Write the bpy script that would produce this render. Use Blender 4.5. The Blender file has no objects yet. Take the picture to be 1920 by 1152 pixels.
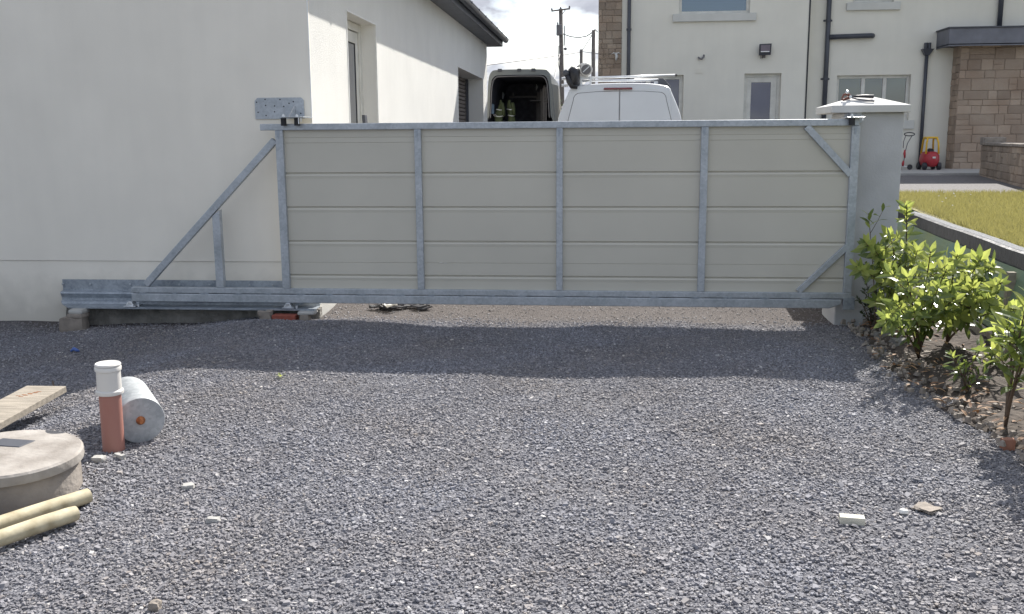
import bpy, math, random
import numpy as np
from mathutils import Vector, Matrix
R = math.radians
random.seed(7)
S = bpy.context.scene
COL = S.collection

# ------------------------------------------------------------------ camera
# world axes: X along the gate (right), Y along the garage side (away), Z up; metres
F = 1800.0
PITCH, ROLL, YAW = R(9.9), R(0.4), R(5.6)
CAM = Vector((0, 0, 1.6))
_rt = Vector((math.cos(YAW), math.sin(YAW), 0))
_h = Vector((-math.sin(YAW), math.cos(YAW), 0))
_fw = _h * math.cos(PITCH) + Vector((0, 0, -math.sin(PITCH)))
_dn = _h * (-math.sin(PITCH)) + Vector((0, 0, -math.cos(PITCH)))
_r = _rt * math.cos(ROLL) + _dn * math.sin(ROLL)
_d = _rt * (-math.sin(ROLL)) + _dn * math.cos(ROLL)
cam = bpy.data.cameras.new('camera')
cam.sensor_width = 36
cam.lens = F / 1920 * 36
cam.clip_end = 3000
co = bpy.data.objects.new('camera', cam)
COL.objects.link(co)
m = Matrix((( _r.x, -_d.x, -_fw.x, CAM.x), (_r.y, -_d.y, -_fw.y, CAM.y), (_r.z, -_d.z, -_fw.z, CAM.z), (0, 0, 0, 1)))
co.matrix_world = m
S.camera = co

def on(px, py, ax, val):
    """the point of plane axis=val seen at photo pixel px,py"""
    d = _r * ((px - 960) / F) + _d * ((py - 576) / F) + _fw
    i = 'xyz'.index(ax)
    return CAM + d * ((val - CAM[i]) / d[i])

# ------------------------------------------------------------------ light
SUN = Vector((0.44, 1.07, 1.0)).normalized()
SUN_EL = math.asin(SUN.z)
sl = bpy.data.lights.new('sun', 'SUN')
sl.energy = 4.3
sl.angle = R(0.5)
sl.color = (1.0, 0.955, 0.89)
so = bpy.data.objects.new('sun', sl)
so.rotation_euler = SUN.to_track_quat('Z', 'Y').to_euler()
so.location = (5, 12, 12)
COL.objects.link(so)

W = bpy.data.worlds.new('World')
S.world = W
W.use_nodes = True
nt = W.node_tree
nt.nodes.clear()
out = nt.nodes.new('ShaderNodeOutputWorld')
bg = nt.nodes.new('ShaderNodeBackground')
bg.inputs[1].default_value = 0.125
sky = nt.nodes.new('ShaderNodeTexSky')
sky.sky_type = 'NISHITA'
sky.sun_disc = False
sky.sun_elevation = SUN_EL
sky.sun_rotation = math.atan2(SUN.x, SUN.y)
sky.air_density = 1.0
sky.dust_density = 1.5
tc = nt.nodes.new('ShaderNodeTexCoord')
mp = nt.nodes.new('ShaderNodeMapping')
mp.inputs['Scale'].default_value = (1, 1, 2.3)
mp.inputs['Location'].default_value = (0.35, 0.1, 0.45)
n1 = nt.nodes.new('ShaderNodeTexNoise')
n1.inputs['Scale'].default_value = 5.5
n1.inputs['Detail'].default_value = 9
n1.inputs['Roughness'].default_value = 0.55
n1.inputs['Distortion'].default_value = 0.2
cr = nt.nodes.new('ShaderNodeValToRGB')
cr.color_ramp.elements[0].position = 0.38
cr.color_ramp.elements[1].position = 0.52
n2 = nt.nodes.new('ShaderNodeTexNoise')
n2.inputs['Scale'].default_value = 13
n2.inputs['Distortion'].default_value = .4
n2.inputs['Detail'].default_value = 9
cc = nt.nodes.new('ShaderNodeValToRGB')
cc.color_ramp.elements[0].position = 0.36
cc.color_ramp.elements[0].color = (2.15, 2.25, 2.6, 1)
cc.color_ramp.elements[1].position = 0.72
cc.color_ramp.elements[1].color = (4.0, 4.15, 4.45, 1)
mx = nt.nodes.new('ShaderNodeMix')
mx.data_type = 'RGBA'
L = nt.links.new
L(tc.outputs['Generated'], mp.inputs[0])
L(mp.outputs[0], n1.inputs[0]); L(mp.outputs[0], n2.inputs[0])
L(n1.outputs[0], cr.inputs[0]); L(n2.outputs[0], cc.inputs[0])
L(cr.outputs[0], mx.inputs['Factor']); L(sky.outputs[0], mx.inputs['A']); L(cc.outputs[0], mx.inputs['B'])
L(mx.outputs['Result'], bg.inputs[0]); L(bg.outputs[0], out.inputs[0])
S.view_settings.view_transform = 'Standard'
S.view_settings.look = 'None'
S.view_settings.exposure = 1.0
S.view_settings.gamma = 1

# ------------------------------------------------------------------ materials
def principled(name):
    m = bpy.data.materials.new(name)
    m.use_nodes = True
    return m, m.node_tree, m.node_tree.nodes['Principled BSDF']

def mat(name, col, rough=.7, metal=0., var=.12, vs=6., bump=.0, bs=60., col2=None, island=0., det=6, spec=.5, bd=.01, stretch=(1,1,1)):
    """noise-varied colour, noise bump; island = random value change per loose piece"""
    m, t, b = principled(name)
    N = t.nodes.new; K = t.links.new
    tcn = N('ShaderNodeTexCoord'); mpn = N('ShaderNodeMapping')
    mpn.inputs['Scale'].default_value = stretch
    K(tcn.outputs['Object'], mpn.inputs[0])
    no = N('ShaderNodeTexNoise'); no.inputs['Scale'].default_value = vs; no.inputs['Detail'].default_value = det
    K(mpn.outputs[0], no.inputs[0])
    rp = N('ShaderNodeValToRGB')
    rp.color_ramp.elements[0].position = .3; rp.color_ramp.elements[1].position = .7
    c2 = col2 or tuple(min(1, c * (1 + var)) for c in col)
    c1 = col if col2 else tuple(c * (1 - var) for c in col)
    rp.color_ramp.elements[0].color = (*c1, 1); rp.color_ramp.elements[1].color = (*c2, 1)
    K(no.outputs[0], rp.inputs[0])
    last = rp.outputs[0]
    if island:
        g = N('ShaderNodeNewGeometry'); mr = N('ShaderNodeMapRange')
        mr.inputs['To Min'].default_value = 1 - island; mr.inputs['To Max'].default_value = 1 + island
        K(g.outputs['Random Per Island'], mr.inputs[0])
        hs = N('ShaderNodeHueSaturation'); K(mr.outputs[0], hs.inputs['Value']); K(last, hs.inputs['Color'])
        last = hs.outputs[0]
    K(last, b.inputs['Base Color'])
    b.inputs['Roughness'].default_value = rough
    b.inputs['Metallic'].default_value = metal
    b.inputs['Specular IOR Level'].default_value = spec
    if bump:
        bn = N('ShaderNodeTexNoise'); bn.inputs['Scale'].default_value = bs; bn.inputs['Detail'].default_value = 4
        K(mpn.outputs[0], bn.inputs[0])
        bu = N('ShaderNodeBump'); bu.inputs['Strength'].default_value = bump; bu.inputs['Distance'].default_value = bd
        K(bn.outputs[0], bu.inputs['Height']); K(bu.outputs[0], b.inputs['Normal'])
    return m

def render_wall_mat(name, col, bs, bump, bd):
    """painted sand-cement render: broad mottling, faint vertical weathering, grit"""
    m = mat(name, col, .92, 0, .035, 1.7, bump, bs, bd=bd, spec=.2)
    t = m.node_tree; N = t.nodes.new; K = t.links.new
    b = t.nodes['Principled BSDF']
    src = b.inputs['Base Color'].links[0].from_socket
    tcn = N('ShaderNodeTexCoord'); mpn = N('ShaderNodeMapping'); mpn.inputs['Scale'].default_value = (5, 5, .6)
    K(tcn.outputs['Object'], mpn.inputs[0])
    no = N('ShaderNodeTexNoise'); no.inputs['Scale'].default_value = 1.6; no.inputs['Detail'].default_value = 8
    K(mpn.outputs[0], no.inputs[0])
    # splash dirt near the foot of the wall (a stain with its own height)
    sp = N('ShaderNodeSeparateXYZ'); K(tcn.outputs['Object'], sp.inputs[0])
    n3 = N('ShaderNodeTexNoise'); n3.inputs['Scale'].default_value = 7; n3.inputs['Detail'].default_value = 8; K(tcn.outputs['Object'], n3.inputs[0])
    ad = N('ShaderNodeMath'); ad.operation = 'MULTIPLY_ADD'; ad.inputs[1].default_value = -.35; K(n3.outputs[0], ad.inputs[0]); K(sp.outputs[2], ad.inputs[2])
    mr = N('ShaderNodeMapRange'); mr.inputs['From Min'].default_value = -.15; mr.inputs['From Max'].default_value = .24
    mr.inputs['To Min'].default_value = .70; mr.inputs['To Max'].default_value = 1.0; K(ad.outputs[0], mr.inputs[0])
    mr2 = N('ShaderNodeMapRange'); mr2.inputs['From Min'].default_value = .3; mr2.inputs['From Max'].default_value = .7
    mr2.inputs['To Min'].default_value = .985; mr2.inputs['To Max'].default_value = 1.01; K(no.outputs[0], mr2.inputs[0])
    mu = N('ShaderNodeMath'); mu.operation = 'MULTIPLY'; K(mr.outputs[0], mu.inputs[0]); K(mr2.outputs[0], mu.inputs[1])
    hs = N('ShaderNodeHueSaturation'); K(mu.outputs[0], hs.inputs['Value']); K(src, hs.inputs['Color'])
    K(hs.outputs[0], b.inputs['Base Color'])
    return m

def galv_mat(name, c1, c2, metal=.35, rough=.42):
    """hot-dip galvanised steel: spangle cells and dull runs"""
    m, t, b = principled(name)
    N = t.nodes.new; K = t.links.new
    tcn = N('ShaderNodeTexCoord')
    vo = N('ShaderNodeTexVoronoi'); vo.inputs['Scale'].default_value = 55; K(tcn.outputs['Object'], vo.inputs[0])
    no = N('ShaderNodeTexNoise'); no.inputs['Scale'].default_value = 5; no.inputs['Detail'].default_value = 9; no.inputs['Roughness'].default_value = .65
    K(tcn.outputs['Object'], no.inputs[0])
    sx = N('ShaderNodeSeparateColor'); K(vo.outputs['Color'], sx.inputs[0])
    a = N('ShaderNodeMath'); a.operation = 'MULTIPLY_ADD'; a.inputs[1].default_value = .22; K(sx.outputs[0], a.inputs[0]); K(no.outputs[0], a.inputs[2])
    rp = N('ShaderNodeValToRGB'); rp.color_ramp.elements[0].position = .38; rp.color_ramp.elements[1].position = .82
    rp.color_ramp.elements[0].color = (*c1, 1); rp.color_ramp.elements[1].color = (*c2, 1)
    K(a.outputs[0], rp.inputs[0]); K(rp.outputs[0], b.inputs['Base Color'])
    mr = N('ShaderNodeMapRange'); mr.inputs['To Min'].default_value = rough - .1; mr.inputs['To Max'].default_value = rough + .2
    K(no.outputs[0], mr.inputs[0]); K(mr.outputs[0], b.inputs['Roughness'])
    b.inputs['Metallic'].default_value = metal
    bn = N('ShaderNodeTexNoise'); bn.inputs['Scale'].default_value = 30; K(tcn.outputs['Object'], bn.inputs[0])
    bu = N('ShaderNodeBump'); bu.inputs['Strength'].default_value = .15; bu.inputs['Distance'].default_value = .004
    K(bn.outputs[0], bu.inputs['Height']); K(bu.outputs[0], b.inputs['Normal'])
    return m

def glass_mat(name, col, rough=.04):
    m, t, b = principled(name)
    N = t.nodes.new; K = t.links.new
    no = N('ShaderNodeTexNoise'); no.inputs['Scale'].default_value = 1.5
    rp = N('ShaderNodeValToRGB')
    rp.color_ramp.elements[0].color = (*[c * .8 for c in col], 1); rp.color_ramp.elements[1].color = (*[c * 1.2 for c in col], 1)
    K(no.outputs[0], rp.inputs[0]); K(rp.outputs[0], b.inputs['Base Color'])
    b.inputs['Roughness'].default_value = rough
    b.inputs['Specular IOR Level'].default_value = .8
    b.inputs['Coat Weight'].default_value = 1; b.inputs['Coat Roughness'].default_value = .02; b.inputs['Coat IOR'].default_value = 1.65
    return m

def leaf_mat(name, c_dark, c_light, trans, tw=.45, rough=.28, veins=True):
    m, t, b = principled(name)
    N = t.nodes.new; K = t.links.new
    g = N('ShaderNodeNewGeometry')
    rp = N('ShaderNodeValToRGB'); rp.color_ramp.elements[0].color = (*c_dark, 1); rp.color_ramp.elements[1].color = (*c_light, 1)
    K(g.outputs['Random Per Island'], rp.inputs[0]); K(rp.outputs[0], b.inputs['Base Color'])
    b.inputs['Roughness'].default_value = rough
    b.inputs['Specular IOR Level'].default_value = .6
    tr = N('ShaderNodeBsdfTranslucent')
    mi = N('ShaderNodeMix'); mi.data_type = 'RGBA'; mi.blend_type = 'MIX'; mi.inputs['Factor'].default_value = .35
    mi.inputs['A'].default_value = (*trans, 1); K(rp.outputs[0], mi.inputs['B']); K(mi.outputs['Result'], tr.inputs[0])
    ms = N('ShaderNodeMixShader'); ms.inputs[0].default_value = tw
    o = t.nodes['Material Output']
    K(b.outputs[0], ms.inputs[1]); K(tr.outputs[0], ms.inputs[2]); K(ms.outputs[0], o.inputs[0])
    return m

def ground_mat(name):
    """compacted crusher-run: grey grit, brown dust patches, tan hard-packed lane behind the gate"""
    m, t, b = principled(name)
    N = t.nodes.new; K = t.links.new
    tcn = N('ShaderNodeTexCoord')
    v1 = N('ShaderNodeTexVoronoi'); v1.inputs['Scale'].default_value = 85; K(tcn.outputs['Object'], v1.inputs[0])
    v2 = N('ShaderNodeTexVoronoi'); v2.inputs['Scale'].default_value = 130; K(tcn.outputs['Object'], v2.inputs[0])
    s1 = N('ShaderNodeSeparateColor'); K(v1.outputs['Color'], s1.inputs[0])
    s2 = N('ShaderNodeSeparateColor'); K(v2.outputs['Color'], s2.inputs[0])
    ad = N('ShaderNodeMath'); ad.operation = 'ADD'; K(s1.outputs[0], ad.inputs[0]); K(s2.outputs[0], ad.inputs[1])
    hf = N('ShaderNodeMath'); hf.operation = 'MULTIPLY'; hf.inputs[1].default_value = .5; K(ad.outputs[0], hf.inputs[0])
    rp = N('ShaderNodeValToRGB')
    e = rp.color_ramp.elements
    e[0].position = 0; e[0].color = (.06, .06, .072, 1); e[1].position = 1; e[1].color = (.30, .30, .315, 1)
    x = rp.color_ramp.elements.new(.55); x.color = (.15, .151, .167, 1)
    K(hf.outputs[0], rp.inputs[0])
    rt = N('ShaderNodeValToRGB')
    e = rt.color_ramp.elements
    e[0].position = 0; e[0].color = (.05, .044, .043, 1); e[1].position = 1; e[1].color = (.15, .135, .13, 1)
    K(hf.outputs[0], rt.inputs[0])
    sp = N('ShaderNodeSeparateXYZ'); K(tcn.outputs['Object'], sp.inputs[0])
    no = N('ShaderNodeTexNoise'); no.inputs['Scale'].default_value = 1.3; no.inputs['Detail'].default_value = 7; K(tcn.outputs['Object'], no.inputs[0])
    a2 = N('ShaderNodeMath'); a2.operation = 'MULTIPLY_ADD'; a2.inputs[1].default_value = 1.2; K(no.outputs[0], a2.inputs[0]); K(sp.outputs[1], a2.inputs[2])
    mr = N('ShaderNodeMapRange'); mr.inputs['From Min'].default_value = 8.55; mr.inputs['From Max'].default_value = 9.0; K(a2.outputs[0], mr.inputs[0])
    du = N('ShaderNodeMapRange'); du.inputs['From Min'].default_value = .52; du.inputs['From Max'].default_value = .72; du.inputs['To Max'].default_value = .6; K(no.outputs[0], du.inputs[0])
    mxx = N('ShaderNodeMath'); mxx.operation = 'MAXIMUM'; K(mr.outputs[0], mxx.inputs[0]); K(du.outputs[0], mxx.inputs[1])
    mi = N('ShaderNodeMix'); mi.data_type = 'RGBA'; K(mxx.outputs[0], mi.inputs['Factor']); K(rp.outputs[0], mi.inputs['A']); K(rt.outputs[0], mi.inputs['B'])
    K(mi.outputs['Result'], b.inputs['Base Color'])
    b.inputs['Roughness'].default_value = .95; b.inputs['Specular IOR Level'].default_value = .25
    bu = N('ShaderNodeBump'); bu.inputs['Strength'].default_value = .8; bu.inputs['Distance'].default_value = .012
    K(v1.outputs['Distance'], bu.inputs['Height']); bu.invert = True; K(bu.outputs[0], b.inputs['Normal'])
    return m

def gravel_stone_mat(name):
    m, t, b = principled(name)
    N = t.nodes.new; K = t.links.new
    g = N('ShaderNodeNewGeometry')
    rp = N('ShaderNodeValToRGB'); rp.color_ramp.interpolation = 'LINEAR'
    e = rp.color_ramp.elements
    e[0].position = 0; e[0].color = (.15, .151, .163, 1)
    e[1].position = 1; e[1].color = (.55, .54, .52, 1)
    for p, c in ((.3, (.205, .206, .221)), (.75, (.270, .271, .289)), (.88, (.30, .30, .315)), (.93, (.25, .232, .222)), (.98, (.37, .37, .37))):
        x = e.new(p); x.color = (*c, 1)
    K(g.outputs['Random Per Island'], rp.inputs[0])
    tcn = N('ShaderNodeTexCoord')
    no = N('ShaderNodeTexNoise'); no.inputs['Scale'].default_value = 1.1; no.inputs['Detail'].default_value = 5; K(tcn.outputs['Object'], no.inputs[0])
    r2 = N('ShaderNodeValToRGB'); r2.color_ramp.elements[0].position = .35; r2.color_ramp.elements[1].position = .7
    r2.color_ramp.elements[0].color = (1.06, 1.06, 1.09, 1); r2.color_ramp.elements[1].color = (1.02, .95, .88, 1)
    K(no.outputs[0], r2.inputs[0])
    mu = N('ShaderNodeMix'); mu.data_type = 'RGBA'; mu.blend_type = 'MULTIPLY'; mu.inputs['Factor'].default_value = 1
    K(rp.outputs[0], mu.inputs['A']); K(r2.outputs[0], mu.inputs['B'])
    K(mu.outputs['Result'], b.inputs['Base Color'])
    b.inputs['Roughness'].default_value = .8; b.inputs['Specular IOR Level'].default_value = .3
    return m

M = {}
M['wall_smooth'] = render_wall_mat('painted render', (.84, .795, .70), 90, .18, .004)
M['wall_dash'] = render_wall_mat('pebble dash render', (.74, .735, .70), 170, .8, .007)
M['house_wall'] = render_wall_mat('house render', (.78, .755, .67), 60, .3, .006)
M['bead'] = mat('white corner bead', (.8, .8, .78), .5)
M['footing'] = mat('rough concrete footing', (.22, .21, .19), .95, 0, .3, 9, .9, 25, bd=.03)
M['galv'] = galv_mat('galvanised steel', (.33, .36, .385), (.50, .53, .56))
M['galv_dark'] = galv_mat('dull galvanised steel', (.23, .26, .295), (.42, .46, .50))
M['zinc'] = galv_mat('bright zinc', (.62, .64, .66), (.85, .86, .87), .8, .3)
M['clad'] = mat('coated steel cladding', (.55, .525, .45), .5, 0, .05, 1.2, .08, 300, bd=.002)
M['black'] = mat('black plastic', (.025, .025, .03), .45)
M['rubber'] = mat('black rubber', (.03, .03, .032), .8)
M['slate_grey'] = mat('dark grey fascia', (.075, .08, .095), .5, 0, .12, 4)
M['gutter'] = mat('anthracite gutter', (.06, .065, .08), .38)
M['soffit'] = mat('grey soffit', (.13, .135, .15), .6)
M['roof'] = mat('roof slate', (.07, .075, .085), .6, 0, .3, 9, .4, 30, island=.2)
M['pvc'] = mat('cream window frame', (.66, .65, .60), .4)
M['sill'] = mat('painted concrete sill', (.62, .62, .58), .8, 0, .06, 3, .1, 60)
M['glass'] = glass_mat('dark window glass', (.04, .05, .095))
M['pillar'] = mat('raw plastered pillar', (.47, .475, .485), .95, 0, .16, 2.2, .45, 70, det=9, bd=.006)
M['cap'] = mat('white precast concrete', (.58, .575, .55), .85, 0, .05, 6, .2, 90, bd=.003)
M['stone'] = mat('sandstone blocks', (.32, .235, .175), .9, 0, .3, 2.2, .8, 28, col2=(.40, .32, .25), island=.2, bd=.015)
M['stone_dull'] = mat('brown sandstone', (.29, .22, .165), .9, 0, .3, 2.5, .8, 28, col2=(.34, .28, .22), island=.24, bd=.015)
M['mortar'] = mat('sandy mortar', (.34, .285, .235), .95, 0, .15, 8, .5, 60)
M['soil'] = mat('dark soil', (.035, .027, .022), .97, 0, .4, 14, 1, 22, col2=(.095, .075, .06), bd=.03)
M['ground'] = ground_mat('gritty ground')
M['gravel'] = gravel_stone_mat('grey limestone chippings')
M['tarmac'] = mat('grey path', (.15, .142, .14), .95, 0, .25, 30, .5, 150)
M['concrete'] = mat('pale concrete', (.42, .41, .385), .9, 0, .14, 5, .3, 60)
M['lawn_base'] = mat('lawn soil', (.20, .18, .07), .95, 0, .25, 3, .6, 40, col2=(.27, .25, .11))
M['laurel_young'] = leaf_mat('young laurel leaf', (.17, .235, .06), (.33, .37, .115), (.60, .66, .15), .54)
M['laurel_old'] = leaf_mat('mature laurel leaf', (.045, .085, .03), (.13, .18, .055), (.38, .46, .10), .38, .25)
M['dark_leaf'] = leaf_mat('dark shrub leaf', (.02, .035, .014), (.05, .07, .025), (.1, .14, .03), .25, .5)
M['grass'] = leaf_mat('dry lawn grass', (.25, .235, .075), (.40, .36, .14), (.40, .37, .13), .35, .7)
M['stem'] = mat('brown stem', (.11, .075, .05), .8, 0, .3, 20)
M['felt'] = mat('grey mineral felt', (.09, .095, .10), .85, 0, .5, 90, .8, 160, col2=(.30, .31, .32), bd=.01, spec=.3)
M['dpm'] = mat('black sheeting', (.035, .04, .045), .35, 0, .3, 7, .5, 12, bd=.02)
M['net'] = mat('green windbreak netting', (.17, .27, .21), .7, 0, .2, 2, .5, 200, col2=(.27, .31, .14))
M['timber_old'] = mat('weathered timber', (.33, .29, .235), .85, 0, .25, 5, .4, 30, stretch=(1, 8, 8))
M['timber_post'] = mat('peeled timber pole', (.36, .30, .185), .75, 0, .22, 16, .12, 30, col2=(.58, .52, .36), det=9)
M['chamber'] = mat('cast concrete chamber', (.15, .125, .105), .92, 0, .25, 5, .5, 45, col2=(.32, .285, .25), det=9)
M['lid'] = mat('dusty concrete lid', (.22, .195, .17), .92, 0, .2, 6, .4, 40, col2=(.42, .39, .355), det=9)
M['pipe_red'] = mat('terracotta sewer pipe', (.36, .155, .12), .5, 0, .14, 9, col2=(.40, .20, .16), stretch=(1, 1, .4))
M['pipe_white'] = mat('dusty white plastic', (.66, .64, .60), .35, 0, .04, 5)
M['rust'] = mat('rusty copper', (.42, .16, .06), .6, .3, .35, 60)
M['paint_white'] = mat('white van paint', (.70, .72, .74), .28, 0, .04, 2)
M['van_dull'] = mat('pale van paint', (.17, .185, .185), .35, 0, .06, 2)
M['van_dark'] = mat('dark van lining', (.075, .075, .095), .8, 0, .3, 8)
M['van_rib'] = mat('grey steel rib', (.16, .155, .16), .6)
M['tail'] = mat('red lens', (.42, .035, .035), .25)
M['brake'] = mat('dull red lens', (.20, .05, .06), .3)
M['alu'] = mat('aluminium bar', (.75, .76, .77), .35, .4)
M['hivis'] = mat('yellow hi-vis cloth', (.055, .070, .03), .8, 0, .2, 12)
M['reflect'] = mat('reflective tape', (.6, .62, .6), .4)
M['pole'] = mat('weathered pole timber', (.17, .15, .135), .9, 0, .2, 6)
M['wire'] = mat('wire', (.12, .12, .13), .6)
M['brick'] = mat('red brick', (.28, .075, .05), .85, 0, .2, 20, .5, 70)
M['rubble'] = mat('buff stone', (.27, .235, .20), .9, 0, .25, 9, .7, 30, island=.15, bd=.015)
M['red'] = mat('red moulded plastic', (.40, .03, .04), .4)
M['yellow'] = mat('yellow moulded plastic', (.75, .45, .03), .4)
M['pebble'] = mat('white pebble', (.75, .74, .70), .6, 0, .1, 20)
M['blue'] = mat('blue plastic scrap', (.08, .15, .42), .5)
M['litter'] = leaf_mat('dead leaves', (.16, .07, .03), (.45, .28, .15), (.35, .2, .1), .15, .7)
M['terracotta'] = mat('brown terracotta', (.30, .14, .09), .8, 0, .2, 12)
M['lamp_glass'] = mat('floodlight lens', (.16, .13, .15), .2)
M['reflector'] = mat('floodlight reflector', (.85, .85, .83), .2)
M['pliers'] = mat('oxide red steel', (.22, .09, .07), .45, .4)

# ------------------------------------------------------------------ mesh tools
ORG = {}
def finish(me, name, m, parent, smooth, bevel, seg=2):
    ob = bpy.data.objects.new(name, me)
    COL.objects.link(ob)
    for x in (m if isinstance(m, (list, tuple)) else [m]):
        me.materials.append(x)
    if parent is not None:
        ob.parent = parent
    if smooth:
        me.shade_smooth()
        if smooth == 'auto':
            md = ob.modifiers.new('edge', 'EDGE_SPLIT'); md.split_angle = R(38)
    if bevel:
        md = ob.modifiers.new('bevel', 'BEVEL'); md.width = bevel; md.segments = seg; md.limit_method = 'ANGLE'; md.angle_limit = R(35)
        md.harden_normals = False
    return ob

class MB:
    def __init__(s): s.v = []; s.f = []; s.mi = []; s.cur = 0
    def add(s, vs, fs):
        n = len(s.v); s.v += [tuple(v) for v in vs]; s.f += [tuple(i + n for i in f) for f in fs]; s.mi += [s.cur] * len(fs); return s
    def box(s, x0, x1, y0, y1, z0, z1):
        return s.add([(x0,y0,z0),(x1,y0,z0),(x1,y1,z0),(x0,y1,z0),(x0,y0,z1),(x1,y0,z1),(x1,y1,z1),(x0,y1,z1)],
                     [(0,3,2,1),(4,5,6,7),(0,1,5,4),(1,2,6,5),(2,3,7,6),(3,0,4,7)])
    def bar(s, a, b, w, d, side=Vector((0, 1, 0))):
        """square-cut bar from a to b; w across, d along side"""
        a = Vector(a); b = Vector(b); t = (b - a).normalized()
        n = side - t * side.dot(t); n.normalize(); c = t.cross(n)
        vs = []
        for p in (a, b):
            for i, j in ((-1,-1),(1,-1),(1,1),(-1,1)): vs.append(p + c * (i * w / 2) + n * (j * d / 2))
        return s.add(vs, [(3,2,1,0),(4,5,6,7),(0,1,5,4),(1,2,6,5),(2,3,7,6),(3,0,4,7)])
    def cyl(s, a, b, r, r2=None, n=20, caps=True):
        return s.tube([a, b], [r, r if r2 is None else r2], n, caps)
    def tube(s, path, rs, n=10, caps=True):
        path = [Vector(p) for p in path]
        if not isinstance(rs, (list, tuple)): rs = [rs] * len(path)
        base = len(s.v); vs = []; fs = []
        ref = None
        for i, p in enumerate(path):
            t = (path[min(i + 1, len(path) - 1)] - path[max(i - 1, 0)]).normalized()
            if ref is None: ref = Vector((0, 0, 1)) if abs(t.z) < .9 else Vector((1, 0, 0))
            u = (ref - t * ref.dot(t)).normalized(); w = t.cross(u); ref = u
            for k in range(n):
                a = 2 * math.pi * k / n
                vs.append(p + (u * math.cos(a) + w * math.sin(a)) * rs[i])
        for i in range(len(path) - 1):
            for k in range(n):
                k2 = (k + 1) % n
                fs.append((i*n+k, i*n+k2, (i+1)*n+k2, (i+1)*n+k))
        if caps:
            fs.append(tuple(range(n))[::-1]); fs.append(tuple((len(path)-1)*n + k for k in range(n)))
        return s.add(vs, fs)
    def prism(s, poly, ax, a, b):
        """poly in the two other axes (in order), extruded along ax"""
        n = len(poly); vs = []
        for t in (a, b):
            for p, q in poly:
                vs.append({'x': (t, p, q), 'y': (p, t, q), 'z': (p, q, t)}[ax])
        fs = [tuple(range(n)), tuple(range(n, 2*n))[::-1]] + [(i, n+i, n+(i+1) % n, (i+1) % n) for i in range(n)]
        return s.add(vs, fs)
    def lathe(s, c, prof, n=40, axis=Vector((0,0,1))):
        """prof: (radius, height) pairs"""
        c = Vector(c); t = Vector(axis).normalized()
        ref = Vector((1,0,0)) if abs(t.x) < .9 else Vector((0,1,0))
        u = (ref - t * ref.dot(t)).normalized(); w = t.cross(u)
        vs = []; fs = []
        for r, h in prof:
            for k in range(n):
                a = 2*math.pi*k/n
                vs.append(c + t*h + (u*math.cos(a) + w*math.sin(a))*max(r, 1e-4))
        for i in range(len(prof)-1):
            for k in range(n):
                k2 = (k+1) % n; fs.append((i*n+k, i*n+k2, (i+1)*n+k2, (i+1)*n+k))
        fs.append(tuple(range(n))[::-1]); fs.append(tuple((len(prof)-1)*n+k for k in range(n)))
        return s.add(vs, fs)
    def build(s, name, m, parent=None, smooth=False, bevel=0, seg=2, origin=None):
        o = ORG.get(parent.name, Vector((0,0,0))) if parent is not None else (Vector(origin) if origin is not None else Vector((0,0,0)))
        me = bpy.data.meshes.new(name)
        me.from_pydata([tuple(Vector(v) - o) for v in s.v], [], s.f)
        import bmesh
        bm = bmesh.new(); bm.from_mesh(me); bmesh.ops.recalc_face_normals(bm, faces=bm.faces); bm.to_mesh(me); bm.free()
        ob = finish(me, name, m, parent, smooth, bevel, seg)
        if isinstance(m, (list, tuple)):
            me.polygons.foreach_set('material_index', s.mi)
        ORG[ob.name] = o
        if parent is None: ob.location = o
        return ob

def tag(o, label=None, cat=None, group=None, kind=None):
    if label: o['label'] = label
    if cat: o['category'] = cat
    if group: o['group'] = group
    if kind: o['kind'] = kind
    return o

def empty(name, loc, label, cat, group=None):
    o = bpy.data.objects.new(name, None); COL.objects.link(o)
    o.location = loc; o.empty_display_size = .2; ORG[o.name] = Vector(loc)
    return tag(o, label, cat, group)

def np_mesh(name, V, quads, m, parent=None, smooth=False):
    """fast mesh from numpy arrays, all faces with the same number of corners"""
    V = np.asarray(V, np.float32); Q = np.asarray(quads, np.int32)
    me = bpy.data.meshes.new(name)
    me.vertices.add(len(V)); me.vertices.foreach_set('co', V.ravel())
    k = Q.shape[1]
    me.loops.add(Q.size); me.loops.foreach_set('vertex_index', Q.ravel())
    me.polygons.add(len(Q)); me.polygons.foreach_set('loop_start', np.arange(0, Q.size, k, dtype=np.int32))
    me.update(calc_edges=True)
    me.shade_flat()
    ob = finish(me, name, m, parent, smooth, 0)
    return ob

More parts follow.
